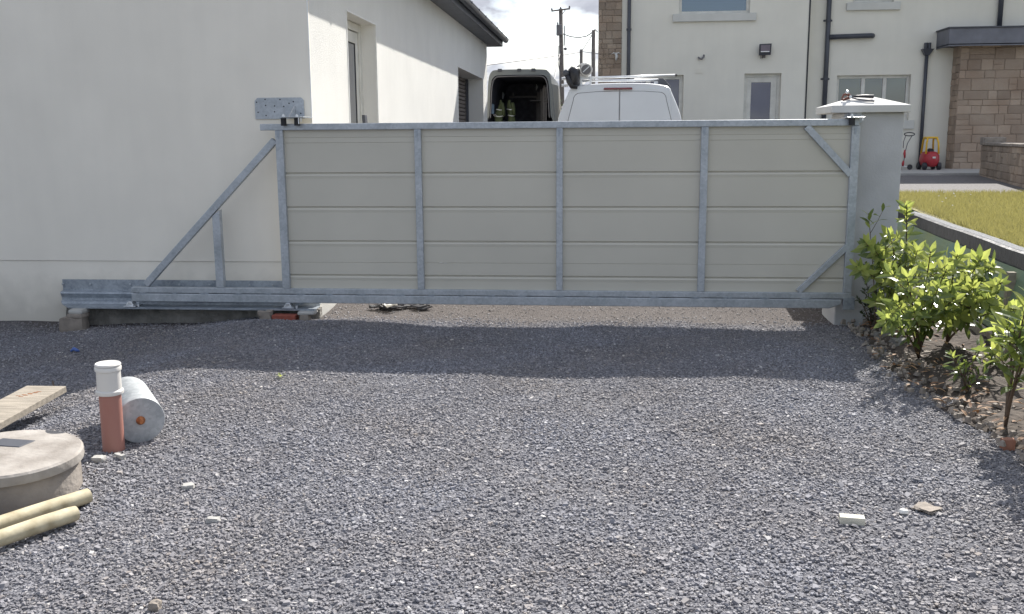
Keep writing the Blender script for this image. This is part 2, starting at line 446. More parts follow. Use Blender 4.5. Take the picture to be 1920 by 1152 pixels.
def grid_wall(mb, ax, a0, a1, z0, z1, t0, t1, holes):
    """wall slab in the ax-z plane with clean rectangular openings; t = thickness range on the other axis"""
    A = sorted(set([a0, a1] + [h[i] for h in holes for i in (0, 1)])); Z = sorted(set([z0, z1] + [h[i] for h in holes for i in (2, 3)]))
    A = [a for a in A if a0 <= a <= a1]; Z = [z for z in Z if z0 <= z <= z1]
    def solid(i, j):
        if i < 0 or j < 0 or i >= len(A)-1 or j >= len(Z)-1: return False
        a = (A[i]+A[i+1])/2; z = (Z[j]+Z[j+1])/2
        return not any(h[0] < a < h[1] and h[2] < z < h[3] for h in holes)
    P = (lambda a, t, z: (a, t, z)) if ax == 'x' else (lambda a, t, z: (t, a, z))
    for i in range(len(A)-1):
        for j in range(len(Z)-1):
            if not solid(i, j): continue
            a, b, c, d = A[i], A[i+1], Z[j], Z[j+1]
            mb.add([P(a,t0,c),P(b,t0,c),P(b,t0,d),P(a,t0,d)], [(0,1,2,3)])
            mb.add([P(a,t1,c),P(b,t1,c),P(b,t1,d),P(a,t1,d)], [(0,3,2,1)])
            if not solid(i-1, j): mb.add([P(a,t0,c),P(a,t1,c),P(a,t1,d),P(a,t0,d)], [(0,1,2,3)])
            if not solid(i+1, j): mb.add([P(b,t0,c),P(b,t1,c),P(b,t1,d),P(b,t0,d)], [(0,1,2,3)])
            if not solid(i, j-1): mb.add([P(a,t0,c),P(b,t0,c),P(b,t1,c),P(a,t1,c)], [(0,1,2,3)])
            if not solid(i, j+1): mb.add([P(a,t0,d),P(b,t0,d),P(b,t1,d),P(a,t1,d)], [(0,1,2,3)])
    import bmesh
    bm = bmesh.new(); me = bpy.data.meshes.new('tmp'); me.from_pydata(mb.v, [], mb.f); bm.from_mesh(me)
    bmesh.ops.remove_doubles(bm, verts=bm.verts, dist=1e-5); bm.to_mesh(me); bm.free()
    mb.v = [tuple(v.co) for v in me.vertices]; mb.f = [tuple(p.vertices) for p in me.polygons]; mb.mi = [0]*len(mb.f)
    bpy.data.meshes.remove(me)
    return mb

def stone_face(mb, a0, a1, z0, z1, place, rng, hmin=.12, hmax=.3, wmin=.2, wmax=.6, gap=.008, dep=.014):
    """coursed rubble: every stone a chamfered block; place(a, z, depth) -> point"""
    z = z0
    while z < z1 - .03:
        h = min(rng.uniform(hmin, hmax), z1 - z)
        if z1 - z - h < .06: h = z1 - z
        a = a0 - rng.uniform(0, wmax) 
        while a < a1:
            w = rng.uniform(wmin, wmax); b = min(a + w, a1); aa = max(a, a0)
            if a1 - b < .08: b = a1
            if b - aa > .04:
                sub = [(z, z + h)]
                if h > .2 and rng.random() < .35:
                    k = z + h * rng.uniform(.4, .6); sub = [(z, k), (k, z + h)]
                for c, d in sub:
                    g = gap / 2; o = rng.uniform(0, dep * .6); q = .012
                    j = lambda: rng.uniform(-.006, .006)
                    x0, x1, y0, y1 = aa + g, b - g, c + g, d - g
                    if aa == a0: x0 = a0
                    if b == a1: x1 = a1
                    vs = [place(x0, y0, 0), place(x1, y0, 0), place(x1, y1, 0), place(x0, y1, 0),
                          place(x0+j()*.5, y0+j(), dep*.5+o), place(x1+j()*.5, y0+j(), dep*.5+o), place(x1+j()*.5, y1+j(), dep*.5+o), place(x0+j()*.5, y1+j(), dep*.5+o),
                          place(x0+q, y0+q, dep+o+j()), place(x1-q, y0+q, dep+o+j()), place(x1-q, y1-q, dep+o+j()), place(x0+q, y1-q, dep+o+j())]
                    mb.add(vs, [(0,1,5,4),(1,2,6,5),(2,3,7,6),(3,0,4,7),(4,5,9,8),(5,6,10,9),(6,7,11,10),(7,4,8,11),(8,9,10,11)])
            a += w if b < a1 else 99
        z += h
    return mb

# ------------------------------------------------------------------ ground
def sm(a, b, t):
    t = np.clip((t - a) / (b - a), 0, 1); return t*t*(3-2*t)
def gz(x, y):
    x = np.asarray(x, float); y = np.asarray(y, float)
    z = sm(8.4, 9.6, y) * .07 + np.clip(y - 9.2, 0, 12.8) * .061
    z = z - .12 * sm(-2.9, -3.9, x) * sm(9.5, 7.5, y)
    nz = .012*np.sin(1.7*x+.9*y) + .009*np.sin(3.1*x-2.3*y+1) + .006*np.sin(6.3*x+4.1*y) + .004*np.sin(11*x-9*y)
    z = z + nz * .55 * sm(30, 10, y)
    # low ridge of spread chippings on the left, where the drive meets the footings
    z = z + .05 * np.exp(-((y-7.95)/.35)**2) * sm(-1.2, -2.6, x) * sm(-5.2, -4.4, x)
    return z
xs = np.unique(np.concatenate([np.linspace(-400, -12, 18), np.arange(-12, 8, .12), np.linspace(8, 400, 22)]))
ys = np.unique(np.concatenate([np.linspace(-60, 0, 8), np.arange(0, 11, .12), np.arange(11, 30, 1.), np.linspace(30, 900, 20)]))
X, Y = np.meshgrid(xs, ys)
V = np.stack([X, Y, gz(X, Y)], -1).reshape(-1, 3)
nx = len(xs)
i0 = (np.arange(len(ys)-1)[:, None]*nx + np.arange(nx-1)).ravel()
gr = np_mesh('ground', V, np.stack([i0, i0+1, i0+1+nx, i0+nx], 1), M['ground'], smooth=True)
tag(gr, kind='structure')

BX = np.array([[0, -1], [0, 0]])
CUBE_V = np.array([[-1,-1,-1],[1,-1,-1],[1,1,-1],[-1,1,-1],[-1,-1,1],[1,-1,1],[1,1,1],[-1,1,1]], float)
CUBE_F = np.array([[0,3,2,1],[4,5,6,7],[0,1,5,4],[1,2,6,5],[2,3,7,6],[3,0,4,7]])
def stones_mesh(name, P, size, m, seed=0, flat=(.22, .55), jit=.42, tilt=.2):
    rg = np.random.default_rng(seed); n = len(P)
    v = CUBE_V[None] * (1 - jit * rg.random((n, 8, 3)))
    v[:, 4:, :2] *= rg.uniform(.45, .95, (n, 1, 1))
    v = v * np.stack([size/2, size/2*rg.uniform(.5, .95, n), size/2*rg.uniform(*flat, n)], -1)[:, None]
    a = rg.uniform(0, 2*np.pi, n); tx = rg.normal(0, tilt, n); ty = rg.normal(0, tilt, n)
    def rot(v, i, j, an):
        c, s_ = np.cos(an)[:, None], np.sin(an)[:, None]; w = v.copy()
        w[..., i] = v[..., i]*c - v[..., j]*s_; w[..., j] = v[..., i]*s_ + v[..., j]*c; return w
    v = rot(v, 1, 2, tx); v = rot(v, 0, 2, ty); v = rot(v, 0, 1, a)
    v += P[:, None]
    Fc = (CUBE_F[None] + (np.arange(n)*8)[:, None, None]).reshape(-1, 4)
    return np_mesh(name, v.reshape(-1, 3), Fc, m)

def bed_edge(y):   # left edge of the planting bed
    return np.interp(y, [2, 4.9, 5.6, 6.35, 7.7, 8.4], [2.3, 2.14, 2.05, 1.98, 2.1, 2.15])
rg = np.random.default_rng(3)
N = 480000
y = np.sqrt(rg.uniform(2.3**2, 9.3**2, N)); x = -.098*y + rg.uniform(-.64, .64, N)*y
cl = np.sin(2.1*x+1.3*y)*np.sin(1.2*x-2.6*y+.7) + .5*np.sin(5*x+3*y) + .4*np.sin(1.5*x)*np.sin(7*y+2*x) - .6*np.exp(-((x+.2+.3*np.sin(y))/.5)**2)
keep = rg.random(N) < np.clip(.8 + .2*cl, .5, 1) * (1 - .88*sm(7.9, 8.7, y)) * (1 - .45*sm(-2.6, -4.2, x)*sm(6.6, 7.6, y)) * (1 - .95*sm(bed_edge(y)-.1, bed_edge(y)+.25, x))
keep &= ~((x < -2.58) & (y > 8.42))
x, y = x[keep], y[keep]
size = np.clip(rg.lognormal(math.log(.0130), .38, len(x)), .007, .045) * (1 - .2*sm(4.5, 8, y))
P = np.stack([x, y, gz(x, y) + rg.uniform(-.002, .007, len(x))], -1)
tag(stones_mesh('gravel', P, size, M['gravel'], 5), 'loose blue-grey crushed stone chippings covering the drive', 'gravel', kind='stuff')
print('stones', len(x))

# planting bed
def wallx(y): return 3.02 + .09*(y-8.3)
bys = np.arange(1.0, 8.75, .08); nb = 18
V = []
for yy in bys:
    x0, x1 = float(bed_edge(yy)) - .05, wallx(yy) + .02
    for k in range(nb):
        t = k/(nb-1); xx = x0 + (x1-x0)*t
        V.append((xx, yy, float(gz(xx, yy)) - .015 + .075*min(1, t*3) + .018*math.sin(9*xx+5*yy) + .014*math.sin(17*yy-7*xx)))
i0 = (np.arange(len(bys)-1)[:, None]*nb + np.arange(nb-1)).ravel()
tag(np_mesh('soil', V, np.stack([i0, i0+1, i0+1+nb, i0+nb], 1), M['soil'], smooth=True), kind='structure')
rg = np.random.default_rng(11)
n = 620; yb = rg.uniform(3, 8.5, n); xb = bed_edge(yb) - .12 + rg.beta(1.1, 2.2, n)*(wallx(yb)-bed_edge(yb)+.05)
tag(stones_mesh('rubble', np.stack([xb, yb, gz(xb, yb)+.045], -1), rg.uniform(.015, .055, n), M['rubble'], 12, (.5, .9)),
    'buff and grey broken stones mixed into the soil bed by the gravel', 'rubble', kind='stuff')
# ------------------------------------------------------------------ leaves
def leaf_geo(mb, base, d, up, ln, wd, curl=.25, fold=.18):
    """one oval leaf with a midrib fold: 5 cross-rows"""
    d = d.normalized(); s = d.cross(up)
    if s.length < 1e-3: s = Vector((1,0,0))
    s.normalize(); n = s.cross(d).normalized()
    vs = []
    for t, w in ((0, .06), (.22, .62), (.5, 1.0), (.78, .72), (1, .04)):
        c = base + d*(ln*t) - n*(curl*ln*t*t)
        ww = wd/2*w
        vs += [c - s*ww + n*(fold*ww), c, c + s*ww + n*(fold*ww)]
    fs = []
    for i in range(4):
        a = i*3; fs += [(a, a+1, a+4, a+3), (a+1, a+2, a+5, a+4)]
    mb.add(vs, fs)
rnd = random.Random(21)
mb = MB()
for k in range(240):
    yy = rnd.uniform(4, 8.4); e = float(bed_edge(yy)); xx = e - .1 + rnd.betavariate(1.3, 2.5)*(wallx(yy)-e)
    a = rnd.uniform(0, 6.28); leaf_geo(mb, Vector((xx, yy, float(gz(xx, yy))+.055+rnd.uniform(0, .03))), Vector((math.cos(a), math.sin(a), rnd.uniform(-.2, .4))), Vector((0,0,1)), rnd.uniform(.03, .08), rnd.uniform(.015, .03), rnd.uniform(-.3, .5), .4)
tag(mb.build('leaf_litter', M['litter']), 'scattered dead brown leaves on the soil under the shrubs', 'dead leaves', kind='stuff')

def shrub(name, label, base, tips, lmin=.065, lmax=.145, wf=.34, group='laurel shrubs in the bed by the wall', mats=('laurel_young', 'laurel_old'), seed=0, step=.025, start=.32, thick=.009, young=.5, cat='shrub'):
    rd = random.Random(seed); base = Vector(base)
    o = empty(name, base, label, cat, group)
    st = MB(); fo = MB()
    for tp in tips:
        tp = Vector(tp); L_ = (tp-base).length
        mid = base.lerp(tp, .5) + Vector((rd.uniform(-.05, .05), rd.uniform(-.05, .05), .04))*L_
        mid.x = base.x*.55 + mid.x*.45; mid.y = base.y*.55 + mid.y*.45
        path = [(base*(1-t)*(1-t) + mid*(2*t*(1-t)) + tp*(t*t)) for t in [i/9 for i in range(10)]]
        st.tube(path, [thick*(1-.65*i/9) for i in range(10)], 7)
        def pt(t):
            t = max(0, min(.9999, t))*9; i = int(t); return path[i].lerp(path[i+1], t-i), (path[i+1]-path[i]).normalized()
        def cluster(pfun, L_, s0, ph):
            k = 0; t = s0
            while t <= 1.0:
                p, ax = pfun(t)
                a = ph + k*2.4; k += 1
                u = ax.cross(Vector((0,0,1)));
                if u.length < .05: u = Vector((1,0,0))
                u.normalize(); w = ax.cross(u).normalized()
                ang = R(rd.uniform(55, 80))*(1-t**3) + R(rd.uniform(18, 42))*t**3
                d = (ax*math.cos(ang) + (u*math.cos(a) + w*math.sin(a))*math.sin(ang))
                fo.cur = 0 if rd.random() < (young if t > .72 else young*.28) else 1
                ln = rd.uniform(lmin, lmax)*(1 if t < .97 else .75)
                leaf_geo(fo, p, d + Vector((rd.uniform(-.12, .12), rd.uniform(-.12, .12), rd.uniform(-.05, .2))), ax if t > .6 else Vector((0,0,1)), ln, ln*wf*rd.uniform(.85, 1.15), rd.uniform(.05, .4), rd.uniform(.1, .35))
                t += step/L_*rd.uniform(.7, 1.3)*(1 if t < .85 else .45)
        cluster(pt, L_, start, rd.uniform(0, 6))
        for q in range(rd.choice((1, 2, 2, 3))):      # side twigs
            t0 = rd.uniform(.4, .85); p, ax = pt(t0)
            dd = (Vector((rd.uniform(-1, 1), rd.uniform(-1, 1), rd.uniform(.5, 1.3)))).normalized(); l2 = rd.uniform(.1, .24)*max(.6, min(1.2, L_/.8))
            p2 = p + dd*l2
            st.tube([p, p.lerp(p2, .5)+Vector((0,0,-.01)), p2], [thick*.45, thick*.35, thick*.25], 6)
            cluster(lambda t, p=p, p2=p2, dd=dd: (p.lerp(p2, t), dd), l2, .3, rd.uniform(0, 6))
    st.build('stem', M['stem'], o, smooth=True)
    fo.build('foliage', [M[mats[0]], M[mats[1]]], o)
    return o
def T(px, py, y): return on(px, py, 'y', y)
def base_at(px, py):
    p = on(px, py, 'z', .04); return Vector((p.x, p.y, .03))
b1 = base_at(1690, 605)
shrub('laurel_shrub', 'tallest laurel, its pale top shoot standing against the plastered gate pillar', b1,
      [T(1700, 384, b1.y-0.70), T(1622, 455, b1.y-0.90), T(1650, 500, b1.y-0.65), T(1735, 500, b1.y-0.65), T(1605, 500, b1.y-0.95), T(1640, 565, b1.y-0.95), T(1640, 470, b1.y-0.85), T(1668, 440, b1.y-0.65), T(1600+70, 520, b1.y-0.85), T(1720, 470, b1.y-0.55), T(1690, 540, b1.y-0.80)], seed=2, young=.75)
b2 = base_at(1722, 668)
shrub('laurel_shrub', 'laurel with reddish stems in the middle of the bed beside the tallest one', b2,
      [T(1745, 472, b2.y-0.50), T(1760, 540, b2.y-0.65), T(1715, 585, b2.y-0.60), T(1790, 560, b2.y-0.50), T(1660, 600, b2.y-0.70), T(1700, 520, b2.y-0.60), T(1775, 505, b2.y-0.40), T(1735, 560, b2.y-0.50), T(1680, 570, b2.y-0.40)], seed=5, young=.6)
b3 = base_at(1776, 640)
shrub('laurel_shrub', 'broad yellow-green laurel whose upright leaves overlap the dark wall band', b3,
      [T(1795, 478, b3.y-0.85), T(1880, 530, b3.y-1.10), T(1770, 580, b3.y-1.05), T(1860, 500, b3.y-0.75), T(1905, 580, b3.y-1.25), T(1838, 488, b3.y-0.95), T(1775, 545, b3.y-0.85), T(1850, 560, b3.y-1.05), T(1825, 540, b3.y-0.85), T(1800, 590, b3.y-0.80)], seed=8, young=.7)
b4 = base_at(1812, 738)
shrub('laurel_shrub', 'small low dark laurel at the gravel edge of the bed', b4,
      [T(1786, 668, b4.y), T(1830, 660, b4.y+.1), T(1808, 690, b4.y-.05), T(1845, 700, b4.y)], .06, .09, seed=11, step=.025, start=.3, young=.35, thick=.006)
b5 = base_at(1868, 690)
shrub('laurel_shrub', 'low laurel seedling close against the green netting', b5,
      [T(1862, 655, b5.y), T(1885, 640, b5.y), T(1850, 680, b5.y)], .06, .1, seed=14, start=.2, young=.4, thick=.006)
b6 = base_at(1885, 800)
shrub('laurel_shrub', 'nearest laurel with bare brown stems, leaves cut by the right photo edge', b6,
      [T(1928, 560, b6.y-0.30), T(1905, 600, b6.y-0.10), T(1945, 640, b6.y-0.30), T(1960, 520, b6.y-0.40), T(1915, 680, b6.y-0.20)], seed=17, start=.55, young=.55)
b7 = base_at(1632, 612)
shrub('evergreen_shrub', 'dark small-leaved evergreen growing at the foot of the gate pillar', b7,
      [T(1622, 520, b7.y), T(1640, 545, b7.y), T(1610, 560, b7.y), T(1655, 560, b7.y), T(1632, 575, b7.y), T(1620, 590, b7.y), T(1648, 590, b7.y)], .025, .05, .45, None, ('dark_leaf', 'dark_leaf'), 23, .012, .15, .006)
b8 = b7 + Vector((.03, -.05, 0))
shrub('laurel_sapling', 'spindly laurel sapling with one bare stem rising in front of the pillar', b8, [T(1628, 400, b8.y), ],
      .08, .11, .35, None, seed=31, start=.86, thick=.006, young=.2, step=.05, cat='sapling')

# ------------------------------------------------------------------ boundary wall with felt coping and netting
rw = empty('retaining_wall', (wallx(6), 6, 0), 'low retaining wall with sparkling grey felt top and green netting beside the lawn', 'wall')
def strip(mb, prof, y0, y1, n=24):
    """profile (dx, z) swept along the wall line"""
    vs = []; fs = []; k = len(prof)
    for i in range(n+1):
        yy = y0 + (y1-y0)*i/n
        for dx, z in prof: vs.append((wallx(yy)+dx + .003*math.sin(yy*7+z*8), yy, z + .003*math.sin(yy*3)))
    for i in range(n):
        for j in range(k): fs.append((i*k+j, i*k+(j+1)%k, (i+1)*k+(j+1)%k, (i+1)*k+j))
    fs.append(tuple(range(k))); fs.append(tuple(n*k+j for j in range(k))[::-1])
    mb.add(vs, fs)
c = MB(); strip(c, [(.20, .62), (.20, .725), (.215, .737), (.30, .737), (.31, .62)], 2.0, 12.9, 60); c.build('coping', M['felt'], rw)
c = MB(); strip(c, [(.12, .0), (.155, .55), (.165, .73), (.198, .738), (.198, .0)], 2.0, 12.9, 60); c.build('sheeting', M['dpm'], rw)
c = MB(); strip(c, [(.03, .13), (.04, .30), (.115, .55), (.148, .615), (.150, .59), (.122, .53), (.05, .30), (.045, .13)], 2.0, 12.9, 80); c.build('netting', M['net'], rw)
c = MB(); strip(c, [(-.03, 0), (-.03, .125), (.02, .125), (.02, 0)], 2.0, 12.8, 30); c.build('kickboard', M['timber_old'], rw)
for yy in (3.2, 4.6, 6.0, 7.4):
    MB().box(wallx(yy)-.005+.055, wallx(yy)+.105, yy, yy+.05, .0, .60).build('post', M['timber_old'], rw)

# lawn
V = []; lx = np.concatenate([np.arange(0, 5, .5), np.linspace(5, 40, 8)]); ly = np.concatenate([np.arange(0, 14.3, .6), [14.3]])
for yy in ly:
    for xx in lx: V.append((wallx(min(yy, 12.9))+.29 + xx, yy, .70 + .10*min(1, max(0, yy-8)/7) + .01*math.sin(xx*2+yy)))
n_ = len(lx); i0 = (np.arange(len(ly)-1)[:, None]*n_ + np.arange(n_-1)).ravel()
tag(np_mesh('lawn', V, np.stack([i0, i0+1, i0+1+n_, i0+n_], 1), M['lawn_base'], smooth=True), kind='structure')
rg = np.random.default_rng(4); n = 150000
yy = 7 + 7.4*rg.random(n)**1.0; xx = wallx(np.minimum(yy, 12.9))+.325 + rg.random(n)*(.62*yy-1.9).clip(.5)
h = rg.uniform(.03, .085, n); a = rg.uniform(0, 6.28, n); w = rg.uniform(.002, .005, n)
zb = .70 + .10*np.clip((yy-8)/7, 0, 1)
lean = rg.normal(0, .03, (n, 2))
p0 = np.stack([xx - np.cos(a)*w, yy - np.sin(a)*w, zb], -1); p1 = np.stack([xx + np.cos(a)*w, yy + np.sin(a)*w, zb], -1)
p2 = np.stack([xx + lean[:, 0], yy + lean[:, 1], zb + h], -1)
tag(np_mesh('grass', np.stack([p0, p1, p2], 1).reshape(-1, 3), np.arange(n*3).reshape(-1, 3), M['grass']), 'short dry yellow-green lawn grass behind the retaining wall', 'grass', kind='stuff')
rg = np.random.default_rng(9); n = 34; yy = rg.uniform(10, 14.2, n); xx = 3.6 + rg.random(n)*(.6*yy-2.5); zb = .79
daisy = MB()
for a_, b_ in zip(xx, yy):
    daisy.lathe((a_, b_, .79 + .05), [(.004, -.006), (.011, 0), (.004, .006)], 6)
tag(daisy.build('clover_flowers', M['pebble']), 'tiny white clover heads dotted through the far lawn', 'flowers', kind='stuff')
pa = MB()
pa.add([(2.7, 14.25, .785), (40, 14.25, .785), (40, 20.3, .825), (2.7, 20.3, .825)], [(0, 1, 2, 3)])
tag(pa.build('path', M['tarmac']), kind='structure')
tag(MB().box(2.7, 20, 20.3, 23.0, .70, .875).build('patio', M['concrete'], bevel=.01), kind='structure')
kb = MB().box(2.55, 2.72, 11.2, 23.0, -.1, .84).box(2.10, 2.34, 8.89, 9.40, -.1, .92).box(2.10, 2.34, 9.62, 11.2, -.1, .98).box(2.341, 2.72, 10.98, 11.195, -.1, .83).build('kerb_and_shade_stub', M['concrete'], bevel=.01); tag(kb, kind='structure')  # hidden stub wall behind the pillar added to cast shade under the gate

# ------------------------------------------------------------------ garage
GX, GY0, GY1 = -2.6, 8.46, 21.32
ga = empty('garage', (GX, GY0, 0), 'cream rendered garage with dark grey eaves that the gate slides along', 'building')
c = MB(); grid_wall(c, 'x', -12, GX-.42, .505, 3.7, GY0, GY0+.3, []); 
fw = MB().box(-12, GX, GY0, GY0+.045, .515, 3.66).build('front_wall', M['wall_smooth'], ga)
MB().box(-12, GX+.0, GY0+.008, GY0+.045, -.4, .512).build('plinth', M['wall_smooth'], ga)
c = MB(); grid_wall(c, 'y', GY0+.047, GY1, -.4, 3.66, GX-.42, GX-.002, [(9.76, 11.0, .45, 2.88), (17.1, 20.6, .3, 2.86)])
c.build('side_wall', M['wall_dash'], ga)
# gable over the front wall
c = MB(); c.prism([(-12, 3.662), (GX, 3.662), (-7.2, 6.6), (-12, 3.9)], 'y', GY0, GY0+.3); c.build('gable', M['wall_smooth'], ga)
MB().box(-12, -11.7, GY0+.302, GY1, -.4, 3.66).build('rear_wall', M['wall_smooth'], ga)
MB().box(-11.69, GX-.43, GY1-.3, GY1, -.4, 3.66).build('end_wall', M['wall_smooth'], ga)
# corner and reveal beads
c = MB()
c.box(GX-.004, GX+.004, GY0-.003, GY0+.010, .5, 3.6)
c.build('corner_bead', M['bead'], ga)
for y0_, y1_, z1_ in ((9.76, 11.0, 2.88), (17.1, 20.6, 2.86)):
    c = MB(); c.box(GX-.012, GX+.004, y0_-.012, y0_+.003, .45, z1_); c.box(GX-.012, GX+.004, y1_-.003, y1_+.012, .45, z1_)
    c.box(GX-.012, GX+.0045, y0_-.012, y1_+.012, z1_-.002, z1_+.010); c.build('reveal_bead', M['bead'], ga)
# rough footing below the plinth at the right
rnd = random.Random(5)
c = MB(); n = 40
vs = []; fs = []
for i in range(n+1):
    xx = -5.0 + 2.42*i/n
    zt = .10 + rnd.uniform(-.015, .015)
    for yy, zz in ((GY0-.0, zt+.015), (GY0-.05-rnd.uniform(0, .02), zt), (GY0-.07-rnd.uniform(0, .03), zt-.07), (GY0-.08-rnd.uniform(0, .04), -.25), (GY0+.005, -.25)): vs.append((xx, yy, zz))
for i in range(n):
    for j in range(5): fs.append((i*5+j, i*5+(j+1)%5, (i+1)*5+(j+1)%5, (i+1)*5+j))
fs += [(0,1,2,3,4), tuple(n*5+j for j in range(5))]
c.add(vs, fs); c.build('footing', M['footing'], ga)
# personnel door
dr = MB().box(GX-.25, GX-.17, 9.765, 9.86, .45, 2.875).box(GX-.25, GX-.17, 10.90, 10.995, .45, 2.875).box(GX-.249, GX-.171, 9.86, 10.90, 2.79, 2.874).box(GX-.249, GX-.171, 9.86, 10.90, .45, .55).build('door', M['pvc'], ga, bevel=.005)
c = MB(); c.box(GX-.235, GX-.183, 9.87, 9.97, .56, 2.78).box(GX-.235, GX-.183, 10.79, 10.89, .56, 2.78).box(GX-.234, GX-.184, 9.97, 10.79, 2.66, 2.779).box(GX-.234, GX-.184, 9.97, 10.79, .561, .75); c.build('leaf', M['pvc'], dr, bevel=.006)
MB().box(GX-.222, GX-.197, 9.965, 10.795, .745, 2.665).build('pane', M['glass'], dr)
MB().box(GX-.226, GX-.190, 9.955, 9.972, .75, 2.66).box(GX-.226, GX-.19, 10.788, 10.805, .75, 2.66).box(GX-.226, GX-.19, 9.972, 10.788, 2.65, 2.668).build('seal', M['rubber'], dr)
# roller shutter, slats
c = MB()
z = .3; prof = []
while z < 2.8:
    prof += [(GX-.40, z), (GX-.372, z+.012), (GX-.366, z+.04), (GX-.372, z+.066)]; z += .078
prof = prof + [(GX-.40, z), (GX-.415, z), (GX-.415, .3)]
c.prism([(p, q) for p, q in prof], 'y', 17.11, 20.59)
c.build('roller_shutter', mat('brown shutter', (.16, .135, .12), .5), ga)
for y_ in (17.105, 20.535): MB().box(GX-.365, GX-.31, y_, y_+.06, .3, 2.855).build('shutter_guide', M['slate_grey'], ga)
# eaves
ye0, ye1 = GY0-.16, GY1+.22
MB().box(GX+.004, GX+.30, ye0+.01, ye1-.01, 3.622, 3.645).box(-2.72, GX+.002, ye0+.01, GY0-.004, 3.662, 3.68).build('soffit', M['soffit'], ga)
MB().box(GX+.30, GX+.325, ye0, ye1, 3.60, 3.80).build('fascia', M['slate_grey'], ga, bevel=.004)
c = MB(); q = []
for k in range(9):
    a = math.pi + math.pi*k/8; q.append((GX+.392+.062*math.cos(a), 3.745+.07*math.sin(a)))
q += [(GX+.458, 3.748), (GX+.458, 3.758), (GX+.447, 3.758)] + [(GX+.392+.054*math.cos(a), 3.748+.062*math.sin(a)) for a in [2*math.pi - math.pi*k/8 for k in range(9)]] + [(GX+.328, 3.757)]
c.prism(q, 'y', ye0-.03, ye1+.02); c.build('gutter', M['gutter'], ga)
c = MB()
for yy in np.arange(ye0+.2, ye1, .9): MB().box(GX+.322, GX+.465, yy, yy+.03, 3.73, 3.764).build('gutter_bracket', M['slate_grey'], ga)
# slated roof: two slopes
c = MB(); rgp = random.Random(3)
ex, ez, rx, rz = GX+.36, 3.80, -7.2, 6.99
nr = 22
for i in range(nr):
    t0, t1 = i/nr, (i+1)/nr+.012
    for s_, (e_x, r_x) in enumerate(((ex, rx), (-12.3, rx))):
        y_ = ye0 - .04
        while y_ < ye1:
            w_ = 1.2; y2 = min(y_+w_, ye1+.04)
            A_ = (e_x+(r_x-e_x)*t0, ez+(rz-ez)*t0 + .012); B_ = (e_x+(r_x-e_x)*t1, ez+(rz-ez)*t1)
            c.add([(A_[0], y_, A_[1]), (A_[0], y2-.004, A_[1]), (B_[0], y2-.004, B_[1]), (B_[0], y_, B_[1]),
                   (A_[0], y_, A_[1]-.02), (A_[0], y2-.004, A_[1]-.02), (B_[0], y2-.004, B_[1]-.02), (B_[0], y_, B_[1]-.02)],
                  [(0,1,2,3),(7,6,5,4),(0,4,5,1),(1,5,6,2),(2,6,7,3),(3,7,4,0)])
            y_ += w_
rf = c.build('roof', M['roof'], ga)
c = MB(); c.bar((GX+.33, ye0-.02, 3.70), (-7.2, ye0-.02, 6.9), .2, .03); c.bar((-12.3, ye0-.02, 3.70), (-7.2, ye0-.02, 6.9), .2, .03); c.build('bargeboard', M['slate_grey'], ga)
c = MB(); c.prism([(GX+.30, 3.60), (GX+.36, 3.83), (GX-.05, 4.10), (GX-.05, 3.60)], 'y', ye1+.002, ye1+.025); c.build('eaves_end', M['slate_grey'], ga)
p = on(684, 216, 'y', 10.6)
lb = empty('leaning_board', (p.x-.02, 10.6, .45), 'dark board tip leaning in the garage door recess', 'board')
MB().bar((p.x+.07, 10.6, .47), (p.x-.005, 10.6, p.z), .035, .10).build('plank', M['slate_grey'], lb, bevel=.004)

# ------------------------------------------------------------------ wall bracket guiding the top rail
YG = 8.25            # front face of the gate frame
gb = empty('guide_bracket', on(525, 203, 'y', GY0), 'galvanised guide plate with two black rollers bolted to the garage wall', 'gate bracket')
a = on(477, 184, 'y', GY0-.012); b = on(571, 223, 'y', GY0-.012)
x0, x1, z0, z1 = a.x, b.x, b.z, a.z; q = .025
MB().prism([(x0+q, z1), (x1-q, z1), (x1, z1-q), (x1, z0), (x0, z0), (x0, z1-q)], 'y', GY0-.012, GY0-.002).build('plate', M['galv'], gb, bevel=.002)
c = MB()
for px, py in ((481,192), (497,187), (525,187), (498,198), (515,199), (532,200), (542,194), (484,211), (515,210), (499,217), (550,191), (564,213)):
    p = on(px, py, 'y', GY0-.012); MB().cyl((p.x, GY0-.0135, p.z), (p.x, GY0-.010, p.z), .0065, n=10).build('bolt_hole', M['black'], gb)
zt = on(550, 221, 'y', YG-.02).z
ax0, ax1 = on(526, 221, 'y', YG-.05).x, on(570, 221, 'y', YG-.05).x
c = MB(); c.box(ax0, ax1, YG-.08, GY0-.013, zt, zt+.008); c.build('arm', M['galv'], gb, bevel=.002)
c = MB(); gx = on(547, 205, 'y', GY0-.1).x; c.prism([(GY0-.013, zt+.008), (GY0-.19, zt+.008), (GY0-.013, zt+.115)], 'x', gx-.004, gx+.004); c.build('gusset', M['zinc'], gb)
for px in (531, 556):
    xx = on(px, 228, 'y', YG-.04).x
    r_ = MB(); r_.cyl((xx, YG-.03, zt-.003), (xx, YG-.03, zt-.068), .024, n=24); r_.build('roller', M['rubber'], gb, 'auto', .003)
    MB().cyl((xx, YG-.03, zt-.001), (xx, YG-.03, zt+.03), .008, n=10).cyl((xx, YG-.03, zt+.008), (xx, YG-.03, zt+.018), .015, n=6).build('bolt', M['zinc'], gb)
xx = on(560, 225, 'y', YG-.06).x
MB().bar((xx, YG-.062, zt-.055), (xx, YG-.062, zt+.004), .006, .012).bar((xx+.022, YG-.062, zt-.035), (xx+.022, YG-.062, zt+.012), .005, .01).build('clip', M['zinc'], gb)

